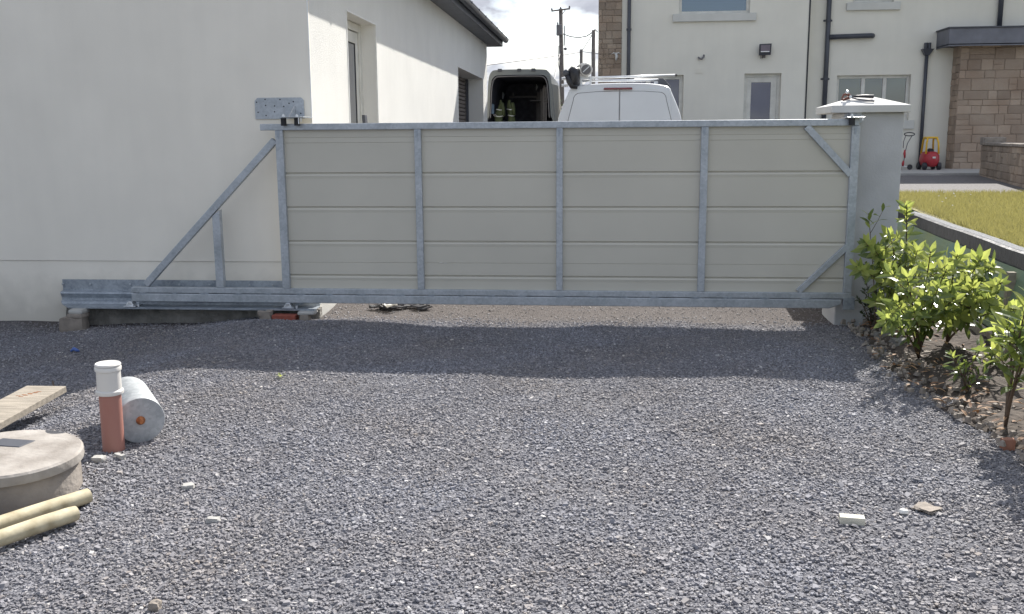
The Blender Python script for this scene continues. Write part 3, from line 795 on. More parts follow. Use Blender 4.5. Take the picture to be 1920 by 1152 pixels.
# ------------------------------------------------------------------ sliding gate
gt = empty('sliding_gate', (0, YG+.03, .15), 'long galvanised steel sliding gate clad in beige grooved panels across the drive', 'gate')
def gx_(px, py): return on(px, py, 'y', YG).x
def gz_(px, py): return on(px, py, 'y', YG).z
TD = .06
zT = gz_(1050, 228); zTb = gz_(1050, 240.5)
zB = gz_(1050, 545.5); zBm = gz_(1050, 556.5); zBb = gz_(1050, 574)
xL, xR = gx_(487, 238), gx_(1612, 230)
xTL = gx_(246, 547); xPR = gx_(1590, 390)
MB().box(xL, xR, YG, YG+TD, zTb, zT).build('top_rail', M['galv'], gt, bevel=.005)
MB().box(xTL, gx_(1597, 552), YG, YG+TD, zBm+.001, zB).build('bottom_rail', M['galv'], gt, bevel=.005)
# roller track beam under the bottom rail, with weld beads
xe = gx_(1578, 568)
c = MB(); zz0, zz1 = zBb, zBm-.004
c.prism([(xTL, zz0+.004), (xe-.10, zz0), (xe, zz0+.035), (xe, zz1), (xTL, zz1)], 'y', YG-.004, YG+TD+.004); c.build('track_beam', M['galv'], gt, bevel=.008, seg=3)
c = MB(); rd = random.Random(2); xx = xTL+.05
while xx < xe-.1:
    ln = rd.uniform(.05, .10); MB().tube([(xx, YG, zBm-.002), (xx+ln*.5, YG-.003, zBm-.002), (xx+ln, YG, zBm-.002)], [.003, .006, .003], 6).build('weld', M['galv_dark'], gt); xx += rd.uniform(.25, .34)
MB().box(gx_(1581, 565), gx_(1603, 565), YG-.002, YG+TD+.02, zBb-.01, zBm+.012).build('end_plate', M['galv_dark'], gt, bevel=.003)
posts = [(522.1, 536.3), (779.4, 792.0), (1043, 1055), (1311.6, 1325.2), (1590, 1605.5)]
PX = []
for i, (pa_, pb_) in enumerate(posts):
    a_, b_ = gx_(pa_, 390), gx_(pb_, 390); PX.append((a_, b_))
    MB().box(a_, b_, YG+.001, YG+TD-.001, zB-.0, zTb-.0).build('post', M['galv'], gt, bevel=.005)
    # small pressed gusset with a drain hole under the top rail
    m_ = (a_+b_)/2 - .006
    MB().prism([(m_-.012, zTb-.001), (m_+.012, zTb-.001), (m_+.008, zTb-.06), (m_, zTb-.075), (m_-.008, zTb-.06)], 'y', YG-.003, YG+.002).build('tab', M['galv_dark'], gt)
# tail: long brace and upright
p0 = on(513.5-2, 263.5, 'y', YG); p1 = on(271+1, 534.5, 'y', YG)
MB().bar((p0.x+.01, YG+TD/2, p0.z), (p1.x, YG+TD/2, p1.z), .060, TD-.006).build('brace', M['galv'], gt, bevel=.004)
a_, b_ = gx_(401, 470), gx_(415.5, 470); zu = gz_(405, 397)
MB().prism([(a_, zB), (b_, zB), (b_, zu+.015), (a_, zu-.045)], 'y', YG+.001, YG+TD-.001).build('upright', M['galv'], gt, bevel=.004)
# corner braces at the leading end
q0, q1 = on(1513, 239, 'y', YG), on(1596, 328, 'y', YG)
MB().bar((q0.x, YG+TD/2-.012, q0.z+.006), (q1.x, YG+TD/2-.012, q1.z), .055, .035).build('brace', M['galv'], gt, bevel=.003)
q0, q1 = on(1497, 547, 'y', YG), on(1589, 463, 'y', YG)
MB().bar((q0.x, YG+TD/2-.012, q0.z-.004), (q1.x, YG+TD/2-.012, q1.z), .048, .035).build('brace', M['galv'], gt, bevel=.003)
# cladding: grooved profile per bay
zl = [gz_(660, t) for t in (258, 268, 325.8, 390, 454, 493.5, 518)]
def clad_profile():
    Y0 = YG+.036; pr = [(Y0, zTb)]
    for i, z in enumerate(zl):
        thin = i in (0, 1, 5)
        if thin: pr += [(Y0, z+.003), (Y0+.004, z+.001), (Y0+.0015, z-.002)]
        else: pr += [(Y0, z+.010), (Y0+.0145, z+.005), (Y0+.0145, z-.001), (Y0+.001, z-.006), (Y0-.004, z-.020), (Y0, z-.045)]
    pr += [(Y0, zB)]
    return pr + [(YG+.056, zB), (YG+.056, zTb)]
for i in range(4):
    c = MB(); c.prism(clad_profile(), 'x', PX[i][1], PX[i+1][0]); c.build('cladding_panel', M['clad'], gt)
c = MB()
for px, py in ((824, 493), (832, 494)):
    p = on(px, py, 'y', YG+.035); c.box(p.x, p.x+.028, YG+.0335, YG+.036, p.z-.002, p.z+.003)
c.build('scuff_mark', M['pipe_white'], gt)

# ------------------------------------------------------------------ support channel on the wall under the tail
YB = GY0-.02
x0, x1 = on(111, 540, 'y', YB-.06).x, on(604, 560, 'y', YB-.06).x
sc = empty('support_channel', ((x0+x1)/2, YB-.1, .12), 'folded galvanised base channel bolted along the foot of the garage wall', 'gate channel')
z_t = on(300, 526, 'y', YB-.02).z; z_1 = on(200, 549, 'y', YB-.06).z; z_2 = on(200, 562, 'y', YB-.06).z; z_b = on(300, 579, 'y', YB-.22).z
prof = [(YB, z_t), (YB, z_1+.012), (YB-.05, z_1), (YB-.055, z_1-.012), (YB-.03, z_2+.01), (YB-.03, z_2-.01), (YB-.055, z_2-.025), (YB-.055, z_b+.03), (YB-.075, z_b+.012), (YB-.235, z_b+.004), (YB-.24, z_b+.012),
        (YB-.246, z_b+.012), (YB-.244, z_b-.003), (YB-.07, z_b+.004), (YB-.047, z_b+.028), (YB-.047, z_2-.028), (YB-.022, z_2-.012), (YB-.022, z_2+.012), (YB-.045, z_1-.010), (YB-.008+.016, z_1+.006), (YB+.008, z_t)]
c = MB(); c.prism(prof, 'x', x0, x1-.02)
c.v = [(v[0] + (max(0, YB-.05-v[1])*.95 if v[0] < x0+.01 else 0), v[1], v[2]) for v in c.v]
c.build('channel', M['galv_dark'], sc, bevel=.001)
c = MB()
for px in (118, 169, 244, 336, 392, 468, 511):
    p = on(px, 533 + (px-118)*.006, 'y', YB-.004); MB().lathe((p.x, YB-.0, p.z), [(.006, 0), (.012, .001), (.011, .007), (.004, .008)], 6, Vector((0, -1, 0))).build('anchor_bolt', M['galv'], sc)
for px in (245, 541):
    p = on(px, 575, 'z', z_b+.015)
    p.y = YB-.2
    xx = on(px, 575, 'y', YB-.2).x
    cg = MB().box(xx-.055, xx+.055, YB-.225, YB-.10, z_b+.013, z_b+.021).build('carriage', M['zinc'], sc, bevel=.002)
    MB().prism([(xx-.045, z_b+.021), (xx+.03, z_b+.021), (xx+.012, z_b+.058), (xx-.022, z_b+.058)], 'y', YB-.205, YB-.13).build('wedge', M['zinc'], cg, bevel=.004)
    MB().cyl((xx+.075, YB-.2, z_b+.012), (xx+.075, YB-.2, z_b+.035), .009, n=8).build('bolt', M['zinc'], cg)
    MB().prism([(xx+.03, z_b+.013), (xx+.09, z_b+.03), (xx+.16, z_b+.062), (xx+.05, z_b+.062)], 'y', YB-.12, YB-.085).build('roller_block', M['galv_dark'], cg)

# ------------------------------------------------------------------ stones, brick and prop under the channel
def rock(name, label, c_, s_, mt, seed, cat='stone', group=None, sub=2, jit=.16, rz=0.):
    """an uneven block: subdivided box pushed about by noise"""
    import bmesh
    from mathutils import noise
    bm = bmesh.new(); bmesh.ops.create_cube(bm, size=1)
    bmesh.ops.subdivide_edges(bm, edges=bm.edges, cuts=sub*2, use_grid_fill=True)
    for v in bm.verts:
        n_ = v.co.normalized()*.62; v.co = v.co.lerp(n_, .28 if cat != 'pebble' else .9)
        f = 1 + jit*noise.noise(v.co*2.3 + Vector((seed*3.1, 0, 0))) + jit*.5*noise.noise(v.co*6 + Vector((0, seed, 0)))
        v.co = Vector((v.co.x*s_[0], v.co.y*s_[1], v.co.z*s_[2]))*f
    bm.transform(Matrix.Rotation(rz, 4, 'Z'))
    me = bpy.data.meshes.new(name); bm.to_mesh(me); bm.free()
    ob = finish(me, name, M[mt], None, 'auto' if cat != 'pebble' else True, 0)
    ob.location = c_; ORG[ob.name] = Vector(c_)
    return tag(ob, label, cat, group)
p = on(136, 600, 'y', 8.12); zg = float(gz(p.x, 8.12))
zc = z_b+.0
h1 = .125
rock('support_stone', 'big squared buff stone standing under the channel\'s left end', (p.x-.01, 8.16, zg+h1/2-.02), (.22, .16, h1+.03), 'rubble', 1, rz=.1)
zz = zg+h1-.012
hh = (zc-zz)/2
rock('stone_slab', 'lower thin slate slab on the big buff stone', (p.x+.03, 8.17, zz+hh/2), (.15, .15, max(.02, hh*1.02)), 'rubble', 2, 'slab', jit=.05)
rock('stone_slab', 'upper thin slab directly beneath the channel\'s left end', (p.x+.035, 8.18, zz+hh*1.5), (.13, .14, max(.02, hh*1.0)), 'concrete', 3, 'slab', jit=.05)
p = on(571, 600, 'y', 8.14); zg = float(gz(p.x, 8.14))
rock('prop_block', 'upright pale block wedged under the channel\'s right end', (p.x, 8.16, (zg-.02+zc-.025)/2), (.08, .08, zc-.005-zg), 'rubble', 4, 'block', jit=.06)
rock('stone_slab', 'flat rounded stone capping the upright prop block', (p.x+.015, 8.19, zc-.014), (.15, .13, .026), 'concrete', 5, 'slab', jit=.06)
p = on(536, 605, 'y', 8.18)
bk = MB().box(p.x-.108, p.x+.108, 8.12, 8.22, float(gz(p.x, 8.15))-.02, float(gz(p.x, 8.15))+.043).build('brick', M['brick'], origin=(p.x, 8.17, 0), bevel=.006); tag(bk, 'red brick lying flat beside the prop block', 'brick')
p = on(499, 603, 'y', 8.16)
rock('loose_stone', 'lumpy pale stone next to the red brick', (p.x, 8.16, float(gz(p.x, 8.16))+.03), (.11, .09, .09), 'rubble', 7, 'stone', jit=.3)

# ------------------------------------------------------------------ gate pillar
PF = 8.40
pr_ = on(1691, 300, 'y', PF); plx = on(1583, 225, 'y', PF).x
pl = empty('gate_pillar', ((plx+pr_.x)/2, PF+.25, 0), 'raw grey plastered gate pillar with a white pyramid cap', 'pillar')
zc0 = on(1640, 211, 'y', PF-.06).z; zc1 = on(1640, 197.5, 'y', PF-.06).z
MB().box(plx, pr_.x, PF, PF+.48, -.15, zc0-.001).build('shaft', M['pillar'], pl, bevel=.012)
cx0, cx1 = on(1560, 200, 'y', PF-.06).x, on(1709, 200, 'y', PF-.06).x
cy0, cy1 = PF-.06, PF+.56
c = MB(); ap = ((cx0+cx1)/2, (cy0+cy1)/2, zc1+.10)
c.add([(cx0,cy0,zc0),(cx1,cy0,zc0),(cx1,cy1,zc0),(cx0,cy1,zc0),(cx0,cy0,zc1),(cx1,cy0,zc1),(cx1,cy1,zc1),(cx0,cy1,zc1),ap],
      [(0,3,2,1),(0,1,5,4),(1,2,6,5),(2,3,7,6),(3,0,4,7),(4,5,8),(5,6,8),(6,7,8),(7,4,8)])
c.build('cap', M['cap'], pl, bevel=.004)
# catch bracket for the top rail
ca = empty('catch_bracket', on(1600, 222, 'y', PF), 'zinc catch plate with one black roller fixed to the pillar top', 'gate bracket')
xx = on(1597, 228, 'y', YG-.02).x; zt = zT+.008
MB().box(xx-.045, xx+.10, YG-.05, PF, zt, zt+.008).build('plate', M['zinc'], ca, bevel=.002)
MB().box(xx+.02, xx+.12, PF-.012, PF-.002, zt-.04, zt+.05).build('back_plate', M['galv'], ca, bevel=.002)
MB().cyl((xx, YG-.028, zt-.003), (xx, YG-.028, zt-.060), .024, n=24).build('roller', M['rubber'], ca, 'auto', .003)
MB().cyl((xx, YG-.028, zt), (xx, YG-.028, zt+.032), .008, n=10).cyl((xx, YG-.028, zt+.008), (xx, YG-.028, zt+.019), .016, n=6).build('bolt', M['zinc'], ca)
MB().cyl((xx+.085, YG-.02, zt), (xx+.085, YG-.02, zt-.022), .008, n=8).cyl((xx+.085, YG-.02, zt+.008), (xx+.085, YG-.02, zt+.016), .014, n=6).build('bolt', M['zinc'], ca)
# pincers on the cap
pn = empty('pincers', (cx0+.18, PF+.10, zc1+.05), 'rusty red pincers with dark handles lying open on the pillar cap', 'tool')
def cap_z(x_, y_): 
    t = max(abs(x_-ap[0])/((cx1-cx0)/2), abs(y_-ap[1])/((cy1-cy0)/2)); return zc1 + .10*(1-t)
hx = on(1584, 185, 'y', PF+.10).x; hy = PF+.10; hz = cap_z(hx, hy)
jaw = MB(); jaw.tube([(hx+.045, hy, hz+.035), (hx+.02, hy-.01, hz+.055), (hx-.012, hy-.012, hz+.05), (hx-.028, hy-.01, hz+.02)], [.013, .012, .010, .005], 10)
jaw.tube([(hx+.045, hy, hz+.03), (hx+.015, hy+.01, hz+.018), (hx-.01, hy+.005, hz+.008), (hx-.028, hy-.006, hz+.012)], [.013, .012, .010, .005], 10)
jaw.build('jaw', M['pliers'], pn, True)
MB().lathe((hx+.012, hy-.02, hz+.07), [(.004, -.012), (.014, -.006), (.015, .006), (.004, .012)], 12, Vector((0, -1, .3))).build('knob', M['zinc'], pn, True)
MB().cyl((hx+.042, hy-.02, hz+.033), (hx+.042, hy+.02, hz+.033), .012, n=14).build('rivet', M['zinc'], pn, 'auto')
MB().tube([(hx+.05, hy, hz+.033), (hx+.10, hy+.002, hz+.036), (hx+.17, hy+.004, hz+.036), (hx+.235, hy+.006, hz+.032)], [.010, .010, .014, .015], 10).build('handle', M['black'], pn, True)
MB().tube([(hx+.05, hy, hz+.03), (hx+.09, hy-.04, hz+.012), (hx+.16, hy-.075, hz+.0), (hx+.22, hy-.09, hz-.008)], [.008, .007, .008, .008], 10).build('handle', M['van_rib'], pn, True)

# ------------------------------------------------------------------ house at the back
HY = 23.0
hs = empty('house', (2, HY, .86), 'two storey cream rendered house with sandstone facing at the far end', 'house')
def hx_(px, py=150): return on(px, py, 'y', HY).x
def hz_(px, py): return on(px, py, 'y', HY).z
xC0, xC1 = hx_(1122, 60), hx_(1166, 60)
xBk = hx_(1514, 110)
HR = HY+.35     # recessed right-hand wall
def rx_(px, py): return on(px, py, 'y', HR).x
def rz_(px, py): return on(px, py, 'y', HR).z
top = 6.0
win_up = (hx_(1273, 20), hx_(1406, 20), hz_(1340, 26), 5.55)
dooro = (hx_(1395, 170), hx_(1464, 170), .88, hz_(1430, 138))
patio_door = (hx_(1150, 180), hx_(1281, 180), .88, hz_(1275, 141))
c = MB(); grid_wall(c, 'x', xC1, xBk, .5, top, HY, HY+.3, [win_up, dooro, patio_door]); c.build('wall', M['house_wall'], hs)
MB().box(xBk-.3, xBk-.001, HY+.302, HY+.6, .5, top).build('wall', M['house_wall'], hs)
win_k = (rx_(1568, 180), rx_(1706, 180), rz_(1640, 226), rz_(1640, 141))
win_u2 = (rx_(1599, 5), rx_(1676, 5), rz_(1640, 5), 5.6)
c = MB(); grid_wall(c, 'x', xBk+.001, 16, .5, top, HR, HR+.3, [win_k, win_u2]); c.build('wall', M['house_wall'], hs)
# window builder
def window(x0, x1, z0, z1, yf, nl, sill, fr=.07, rec=.10, name='window'):
    f = MB(); y0_, y1_ = yf+rec, yf+rec+.07
    f.box(x0, x1, y0_, y1_, z0, z0+fr).box(x0, x1, y0_, y1_, z1-fr, z1).box(x0, x0+fr, y0_, y1_, z0+fr, z1-fr).box(x1-fr, x1, y0_, y1_, z0+fr, z1-fr)
    edges = [x0+fr] + [x0+fr+(x1-x0-2*fr)*k for k in nl] + [x1-fr]
    for e in edges[1:-1]: f.box(e-fr*.6, e+fr*.6, y0_+.001, y1_-.001, z0+fr, z1-fr)
    w = f.build(name, M['pvc'], hs, bevel=.004)
    for i in range(len(edges)-1):
        a_ = edges[i] + (fr*.6 if i else 0); b_ = edges[i+1] - (fr*.6 if i < len(edges)-2 else 0)
        MB().box(a_, b_, y0_+.025, y0_+.045, z0+fr, z1-fr).build('pane', M['glass'], w)
    if sill:
        MB().box(x0-.14, x1+.14, yf-.07, yf+rec-.003, z0-.17, z0-.002).build('sill', M['sill'], w, bevel=.008)
    return w
window(*win_up, HY, [], True)
window(*win_k, HR, [.36, .68], False)
window(*win_u2, HR, [.5], True)
MB().box(win_k[0]-.1, win_k[1]+.12, HR-.06, HR-.002, win_k[2]-.2, win_k[2]-.0).build('sill', M['sill'], hs, bevel=.006)
window(*patio_door, HY, [.5], False, .09, name='patio_door')
# back door
x0, x1, z0, z1 = dooro
f = MB(); f.box(x0, x0+.07, HY+.12, HY+.2, z0, z1-.07).box(x1-.07, x1, HY+.12, HY+.2, z0, z1-.07).box(x0, x1, HY+.12, HY+.2, z1-.07, z1)
bd = f.build('door', M['pvc'], hs, bevel=.004)
gx0, gx1, gzt = hx_(1409, 190), hx_(1446, 190), hz_(1430, 154)
f = MB(); f.box(x0+.072, gx0, HY+.135, HY+.18, z0+.01, z1-.072).box(gx1, x1-.072, HY+.135, HY+.18, z0+.01, z1-.072).box(gx0, gx1, HY+.136, HY+.179, gzt, z1-.073).box(gx0, gx1, HY+.136, HY+.179, z0+.01, z0+.35)
f.build('leaf', M['pvc'], bd, bevel=.004)
MB().box(gx0, gx1, HY+.15, HY+.165, z0+.35, gzt).build('pane', M['glass'], bd)
MB().box(gx1+.05, gx1+.09, HY+.10, HY+.135, z0+.9, z0+1.1).box(gx1+.03, gx1+.14, HY+.085, HY+.10, z0+1.02, z0+1.045).build('handle', M['alu'], bd, bevel=.004)
# chimney breast of brown sandstone
rg_ = random.Random(14)
c = MB(); c.box(xC0+.02, xC1-.003, HY-.02, HY+.6, .5, 8.0); cb = c.build('chimney_breast', M['mortar'], hs)
c = MB(); stone_face(c, xC0, xC1-.005, .86, 8.0, lambda a, z, d: (a, HY-.022-d, z), rg_, .09, .2, .1, .34)
stone_face(c, HY-.02, HY+.6, .86, 8.0, lambda a, z, d: (xC0+.018-d*.7, a, z), rg_, .09, .2, .15, .4)
c.build('stonework', M['stone_dull'], cb)
# sandstone-faced extension at the right, roof canopy above
SY = HY-.12
sx0 = on(1777, 250, 'y', HR).x
c = MB(); c.box(sx0+.01, 16, SY, HR-.003, .5, on(1800, 84, 'y', SY).z); ce = c.build('stone_bay', M['mortar'], hs)
c = MB(); stone_face(c, sx0, 14, .86, on(1800, 84, 'y', SY).z, lambda a, z, d: (a, SY-.002-d, z), random.Random(8), .12, .27, .18, .55)
stone_face(c, SY+.012, HR-.004, .86, on(1800, 84, 'y', SY).z, lambda a, z, d: (sx0+.008-d, a, z), random.Random(9), .12, .27, .14, .3)
c.build('stonework', M['stone'], ce)
CY = SY-.35
ux0 = on(1757, 60, 'y', HR).x; uz0, uz1 = on(1800, 84, 'y', CY).z, on(1800, 53, 'y', CY).z
c = MB(); c.box(ux0, 16, CY, HR-.004, uz0+.0, uz0+.02); c.build('canopy_soffit', M['slate_grey'], hs)
c = MB(); c.box(ux0, 16, CY, CY+.025, uz0-.03, uz1).box(ux0, ux0+.025, CY+.025, HR-.004, uz0-.03, uz1); c.build('canopy_fascia', mat('grey lead fascia', (.15, .155, .18), .55, 0, .2, 3), hs, bevel=.004)
MB().box(ux0-.03, 16, CY-.03, HR-.004, uz1+.001, uz1+.03).build('canopy_roof', M['slate_grey'], hs, bevel=.004)
# main roof
c = MB(); c.prism([(HY-.35, top-.05), (HY+4.5, top+2.1), (HY+9.3, top-.05), (HY+9.3, top-.15), (HY-.35, top-.15)], 'x', xC0+.05, 16); c.build('roof', M['roof'], hs)
MB().box(xC0+.6, 15.8, HY+8.3, HY+8.6, .5, top-.16).box(15.7, 16, HR+.3, HY+8.3, .5, top-.16).box(xC1-.0, xC1+.3, HY+.61, HY+8.3, .5, top-.16).build('wall', M['house_wall'], hs)
# rainwater pipes
def pipe(pts, r, name='downpipe', mt='gutter'):
    o_ = MB(); o_.tube(pts, r, 12); return o_.build(name, M[mt], hs, True)
def rp(px, py, dy=.07): return on(px, py, 'y', HR-dy)
p = rp(1547, 170); 
dp = pipe([(p.x, HR-.07, .86), (p.x, HR-.07, top)], .055)
c = MB()
for z in (1.6, 2.9, 4.2, 5.4): c.cyl((p.x, HR-.07, z), (p.x, HR-.07, z+.05), .064, n=12).box(p.x-.10, p.x+.10, HR-.015, HR-.002, z+.005, z+.045)
c.build('bracket', M['gutter'], dp)
q = rp(1637, 67, .09); q0 = rp(1556, 69, .09)
MB().tube([(p.x+.03, HR-.09, q0.z-.01), (q.x-.05, HR-.09, q.z), (q.x, HR-.06, q.z), (q.x+.01, HR-.01, q.z)], .055, 12).build('branch_pipe', M['gutter'], hs, True)
p = rp(1736, 130)
dp = pipe([(p.x, HR-.07, .88), (p.x, HR-.07, rz_(1734, 100)), ], .04)
zz = rz_(1734, 98)
MB().add([(p.x-.13, HR-.17, zz+.06), (p.x+.13, HR-.17, zz+.06), (p.x+.13, HR-.01, zz+.06), (p.x-.13, HR-.01, zz+.06), (p.x-.05, HR-.12, zz-.08), (p.x+.05, HR-.12, zz-.08), (p.x+.05, HR-.02, zz-.08), (p.x-.05, HR-.02, zz-.08)],
         [(0,1,2,3),(7,6,5,4),(0,4,5,1),(1,5,6,2),(2,6,7,3),(3,7,4,0)]).build('hopper', M['gutter'], dp, bevel=.006)
MB().cyl((p.x-.03, HR-.06, zz+.06), (p.x-.03, HR-.06, zz+.2), .04, n=12).cyl((p.x+.05, HR-.06, zz+.06), (p.x+.05, HR-.06, zz+.2), .035, n=12).build('spout', M['gutter'], dp)
p = rp(1876, 20); pipe([(p.x, HR-.07, rz_(1876, 50)-.15), (p.x, HR-.07, top)], .055)
p = on(1179, 80, 'y', HY-.06); dp = pipe([(p.x, HY-.06, .86), (p.x, HY-.06, top)], .042)
c = MB(); z = on(1179, 58, 'y', HY-.06).z; c.cyl((p.x, HY-.06, z), (p.x, HY-.06, z+.05), .058, n=12); c.build('bracket', M['gutter'], dp)
MB().box(xBk-.012, xBk+.022, HY-.012, HY-.002, .86, top).build('black_corner_strip', M['black'], hs)  # thin black strip running down the corner of the left block
# floodlight, sensor, vent
p = on(1434, 93, 'y', HY-.1)
fl = MB().add([(p.x-.14, HY-.17, p.z-.14), (p.x+.13, HY-.17, p.z-.13), (p.x+.15, HY-.12, p.z+.13), (p.x-.13, HY-.12, p.z+.12), (p.x-.12, HY-.05, p.z-.12), (p.x+.11, HY-.05, p.z-.11), (p.x+.12, HY-.04, p.z+.11), (p.x-.11, HY-.04, p.z+.10)],
     [(0,1,2,3),(7,6,5,4),(0,4,5,1),(1,5,6,2),(2,6,7,3),(3,7,4,0)]).build('floodlight', M['black'], hs, bevel=.01)
MB().add([(p.x-.10, HY-.176, p.z-.055), (p.x+.10, HY-.174, p.z-.05), (p.x+.115, HY-.137, p.z+.10), (p.x-.10, HY-.137, p.z+.095)], [(0,1,2,3)]).build('lens', M['lamp_glass'], fl)
MB().box(p.x-.10, p.x+.09, HY-.185, HY-.172, p.z-.065, p.z-.045).build('tube', M['reflector'], fl)
MB().box(p.x-.05, p.x+.03, HY-.04, HY-.001, p.z-.18, p.z-.12).tube([(p.x-.08, HY-.06, p.z-.13), (p.x-.08, HY-.05, p.z-.2), (p.x-.04, HY-.03, p.z-.2), (p.x-.02, HY-.02, p.z-.14)], .006, 6).build('bracket', M['van_rib'], fl)
p = on(1315, 107, 'y', HY-.05)
se = MB().tube([(p.x-.06, HY-.02, p.z-.01), (p.x-.04, HY-.07, p.z-.04), (p.x+.01, HY-.09, p.z-.05), (p.x+.05, HY-.06, p.z+.0), (p.x+.06, HY-.02, p.z+.04)], .022, 8).build('hook', M['van_rib'], hs, True)
p = on(1311, 133, 'y', HY); c = MB(); c.box(p.x-.09, p.x+.09, HY-.010, HY-.001, p.z-.06, p.z+.06)
for k in range(4): c.box(p.x-.07, p.x+.07, HY-.014, HY-.010, p.z-.045+k*.028, p.z-.035+k*.028)
c.build('vent', M['house_wall'], hs)
# pale ornament on the chimney breast
p = on(1155, 106, 'y', HY-.09)
orn = empty('wall_ornament', (p.x, HY-.1, p.z), 'small pale winged ornament hung on the brown chimney stone', 'ornament')
MB().tube([(p.x, HY-.09, p.z+.08), (p.x+.01, HY-.1, p.z), (p.x, HY-.09, p.z-.11)], [.02, .035, .008], 8).build('body', M['cap'], orn, True)
for s_ in (-1, 1):
    MB().tube([(p.x, HY-.09, p.z+.04), (p.x+s_*.05, HY-.1, p.z+.08), (p.x+s_*.11, HY-.09, p.z+.05)], [.012, .016, .005], 6).build('wing', M['cap'], orn, True)
# low garden wall stepping towards the camera
GA = on(1838, 329, 'z', .83); GB = on(1920, 352, 'z', .80); GD = Vector((GB.x-GA.x, GB.y-GA.y, 0)).normalized()
gw = empty('garden_wall', (GA.x, GA.y, .8), 'low sandstone garden wall with pale coping below the stone bay', 'wall')
wz = on(1838, 268, 'y', GA.y).z
def gwp(t): return (GA.x + GD.x*3.53*t, GA.y + GD.y*3.53*t)
dn_ = Vector((GD.y, -GD.x, 0))
def gplace(a, z, d):
    t = a/3.53; x_, y_ = gwp(t); return (x_ + dn_.x*d, y_ + dn_.y*d, z)
c = MB(); A0, A1 = gwp(0), gwp(2)
c.add([(A0[0], A0[1], .6), (A1[0], A1[1], .6), (A1[0]-dn_.x*.3, A1[1]-dn_.y*.3, .6), (A0[0]-dn_.x*.3, A0[1]-dn_.y*.3, .6),
       (A0[0], A0[1], wz-.04), (A1[0], A1[1], wz-.04), (A1[0]-dn_.x*.3, A1[1]-dn_.y*.3, wz-.04), (A0[0]-dn_.x*.3, A0[1]-dn_.y*.3, wz-.04)],
      [(0,3,2,1),(4,5,6,7),(0,1,5,4),(1,2,6,5),(2,3,7,6),(3,0,4,7)]); c.build('core', M['mortar'], gw)
c = MB(); stone_face(c, 0, 7, .72, wz-.05, gplace, random.Random(4), .1, .22, .14, .4); c.build('stonework', M['stone_dull'], gw)
c = MB(); rd = random.Random(6); a_ = 0.0
while a_ < 7:
    w_ = rd.uniform(.18, .34); zz = wz + (.10 if a_ < .55 else 0) + rd.uniform(0, .012)
    v = []
    for z in (wz-.045, zz):
        for aa, dd in ((a_+.005, .05), (a_+w_-.008, .05), (a_+w_-.008, -.33), (a_+.005, -.33)): v.append(gplace(aa, z, dd))
    c.add(v, [(0,3,2,1),(4,5,6,7),(0,1,5,4),(1,2,6,5),(2,3,7,6),(3,0,4,7)]); a_ += w_
c.build('coping', M['rubble'], gw, bevel=.01)

# ------------------------------------------------------------------ toys by the house
TY = 22.3
p = on(1741, 318, 'y', TY); tcx = p.x; pz = .876
ty = empty('toy_car', (tcx, TY, pz), 'red and yellow toddler ride-in car parked by the stone bay', 'toy car')
def ring(cx_, cy_, z_, rx, ry, n=20, pw=2.6):
    o_ = []
    for k in range(n):
        a = 2*math.pi*k/n; ca_, sa_ = math.cos(a), math.sin(a)
        o_.append((cx_ + rx*math.copysign(abs(ca_)**(2/pw), ca_), cy_ + ry*math.copysign(abs(sa_)**(2/pw), sa_), z_))
    return o_
def loft(mb, rings):
    n = len(rings[0]); vs = [v for r_ in rings for v in r_]
    fs = [(i*n+k, i*n+(k+1)%n, (i+1)*n+(k+1)%n, (i+1)*n+k) for i in range(len(rings)-1) for k in range(n)]
    fs += [tuple(range(n))[::-1], tuple((len(rings)-1)*n+k for k in range(n))]
    mb.add(vs, fs); return mb
loft(MB(), [ring(tcx, TY, pz+z, rx, ry) for z, rx, ry in ((.07, .14, .28), (.12, .20, .34), (.22, .235, .36), (.33, .22, .34), (.39, .17, .28), (.41, .12, .2))]).build('body', M['red'], ty, True)
for sx in (-1, 1):
    for sy in (-1, 1):
        wh = MB().lathe((tcx+sx*.19, TY+sy*.24, pz+.085), [(.02, -.05), (.075, -.05), (.085, -.035), (.085, .035), (.075, .05), (.02, .05)], 20, Vector((1, 0, 0))).build('wheel', M['black'], ty, 'auto')
    MB().tube([(tcx+sx*.17, TY-.22, pz+.36), (tcx+sx*.155, TY-.2, pz+.6), (tcx+sx*.13, TY-.17, pz+.69), (tcx+sx*.12, TY, pz+.72), (tcx+sx*.13, TY+.17, pz+.69), (tcx+sx*.16, TY+.22, pz+.36)], .026, 8).build('roof_pillar', M['yellow'], ty, True)
MB().box(tcx-.15, tcx+.15, TY-.18, TY+.18, pz+.70, pz+.745).build('roof', M['yellow'], ty, bevel=.02, seg=3)
MB().lathe((tcx-.01, TY-.1, pz+.43), [(.035, -.02), (.085, -.01), (.085, .02), (.03, .03)], 16, Vector((0, -.5, 1))).build('seat_back', M['black'], ty, True)
MB().box(tcx-.03, tcx+.05, TY-.375, TY-.362, pz+.26, pz+.30).build('plate', M['pipe_white'], ty)
ty.scale = (.8, .8, .97)
p = on(1704, 313, 'y', TY); bx = p.x
pt_ = empty('push_toy', (bx-.05, TY, pz), 'toddler push-along toy with looped dark handle beside the pillar', 'toy')
hz0 = on(1705, 252, 'y', TY).z
MB().tube([(bx-.11+.11*math.cos(a)+.08, TY+.02*math.sin(a), hz0+.035*math.sin(a)) for a in [2*math.pi*k/20 for k in range(21)]], .011, 8, False).build('handle', M['black'], pt_, True)
MB().tube([(bx+.03, TY, hz0-.03), (bx-.06, TY, hz0-.2), (bx-.10, TY, hz0-.4), (bx-.12, TY, pz+.12)], .010, 8).tube([(bx-.1, TY+.02, hz0-.03), (bx-.14, TY+.02, hz0-.16), (bx-.14, TY+.02, hz0-.3)], .009, 8).build('frame', M['van_rib'], pt_, True)
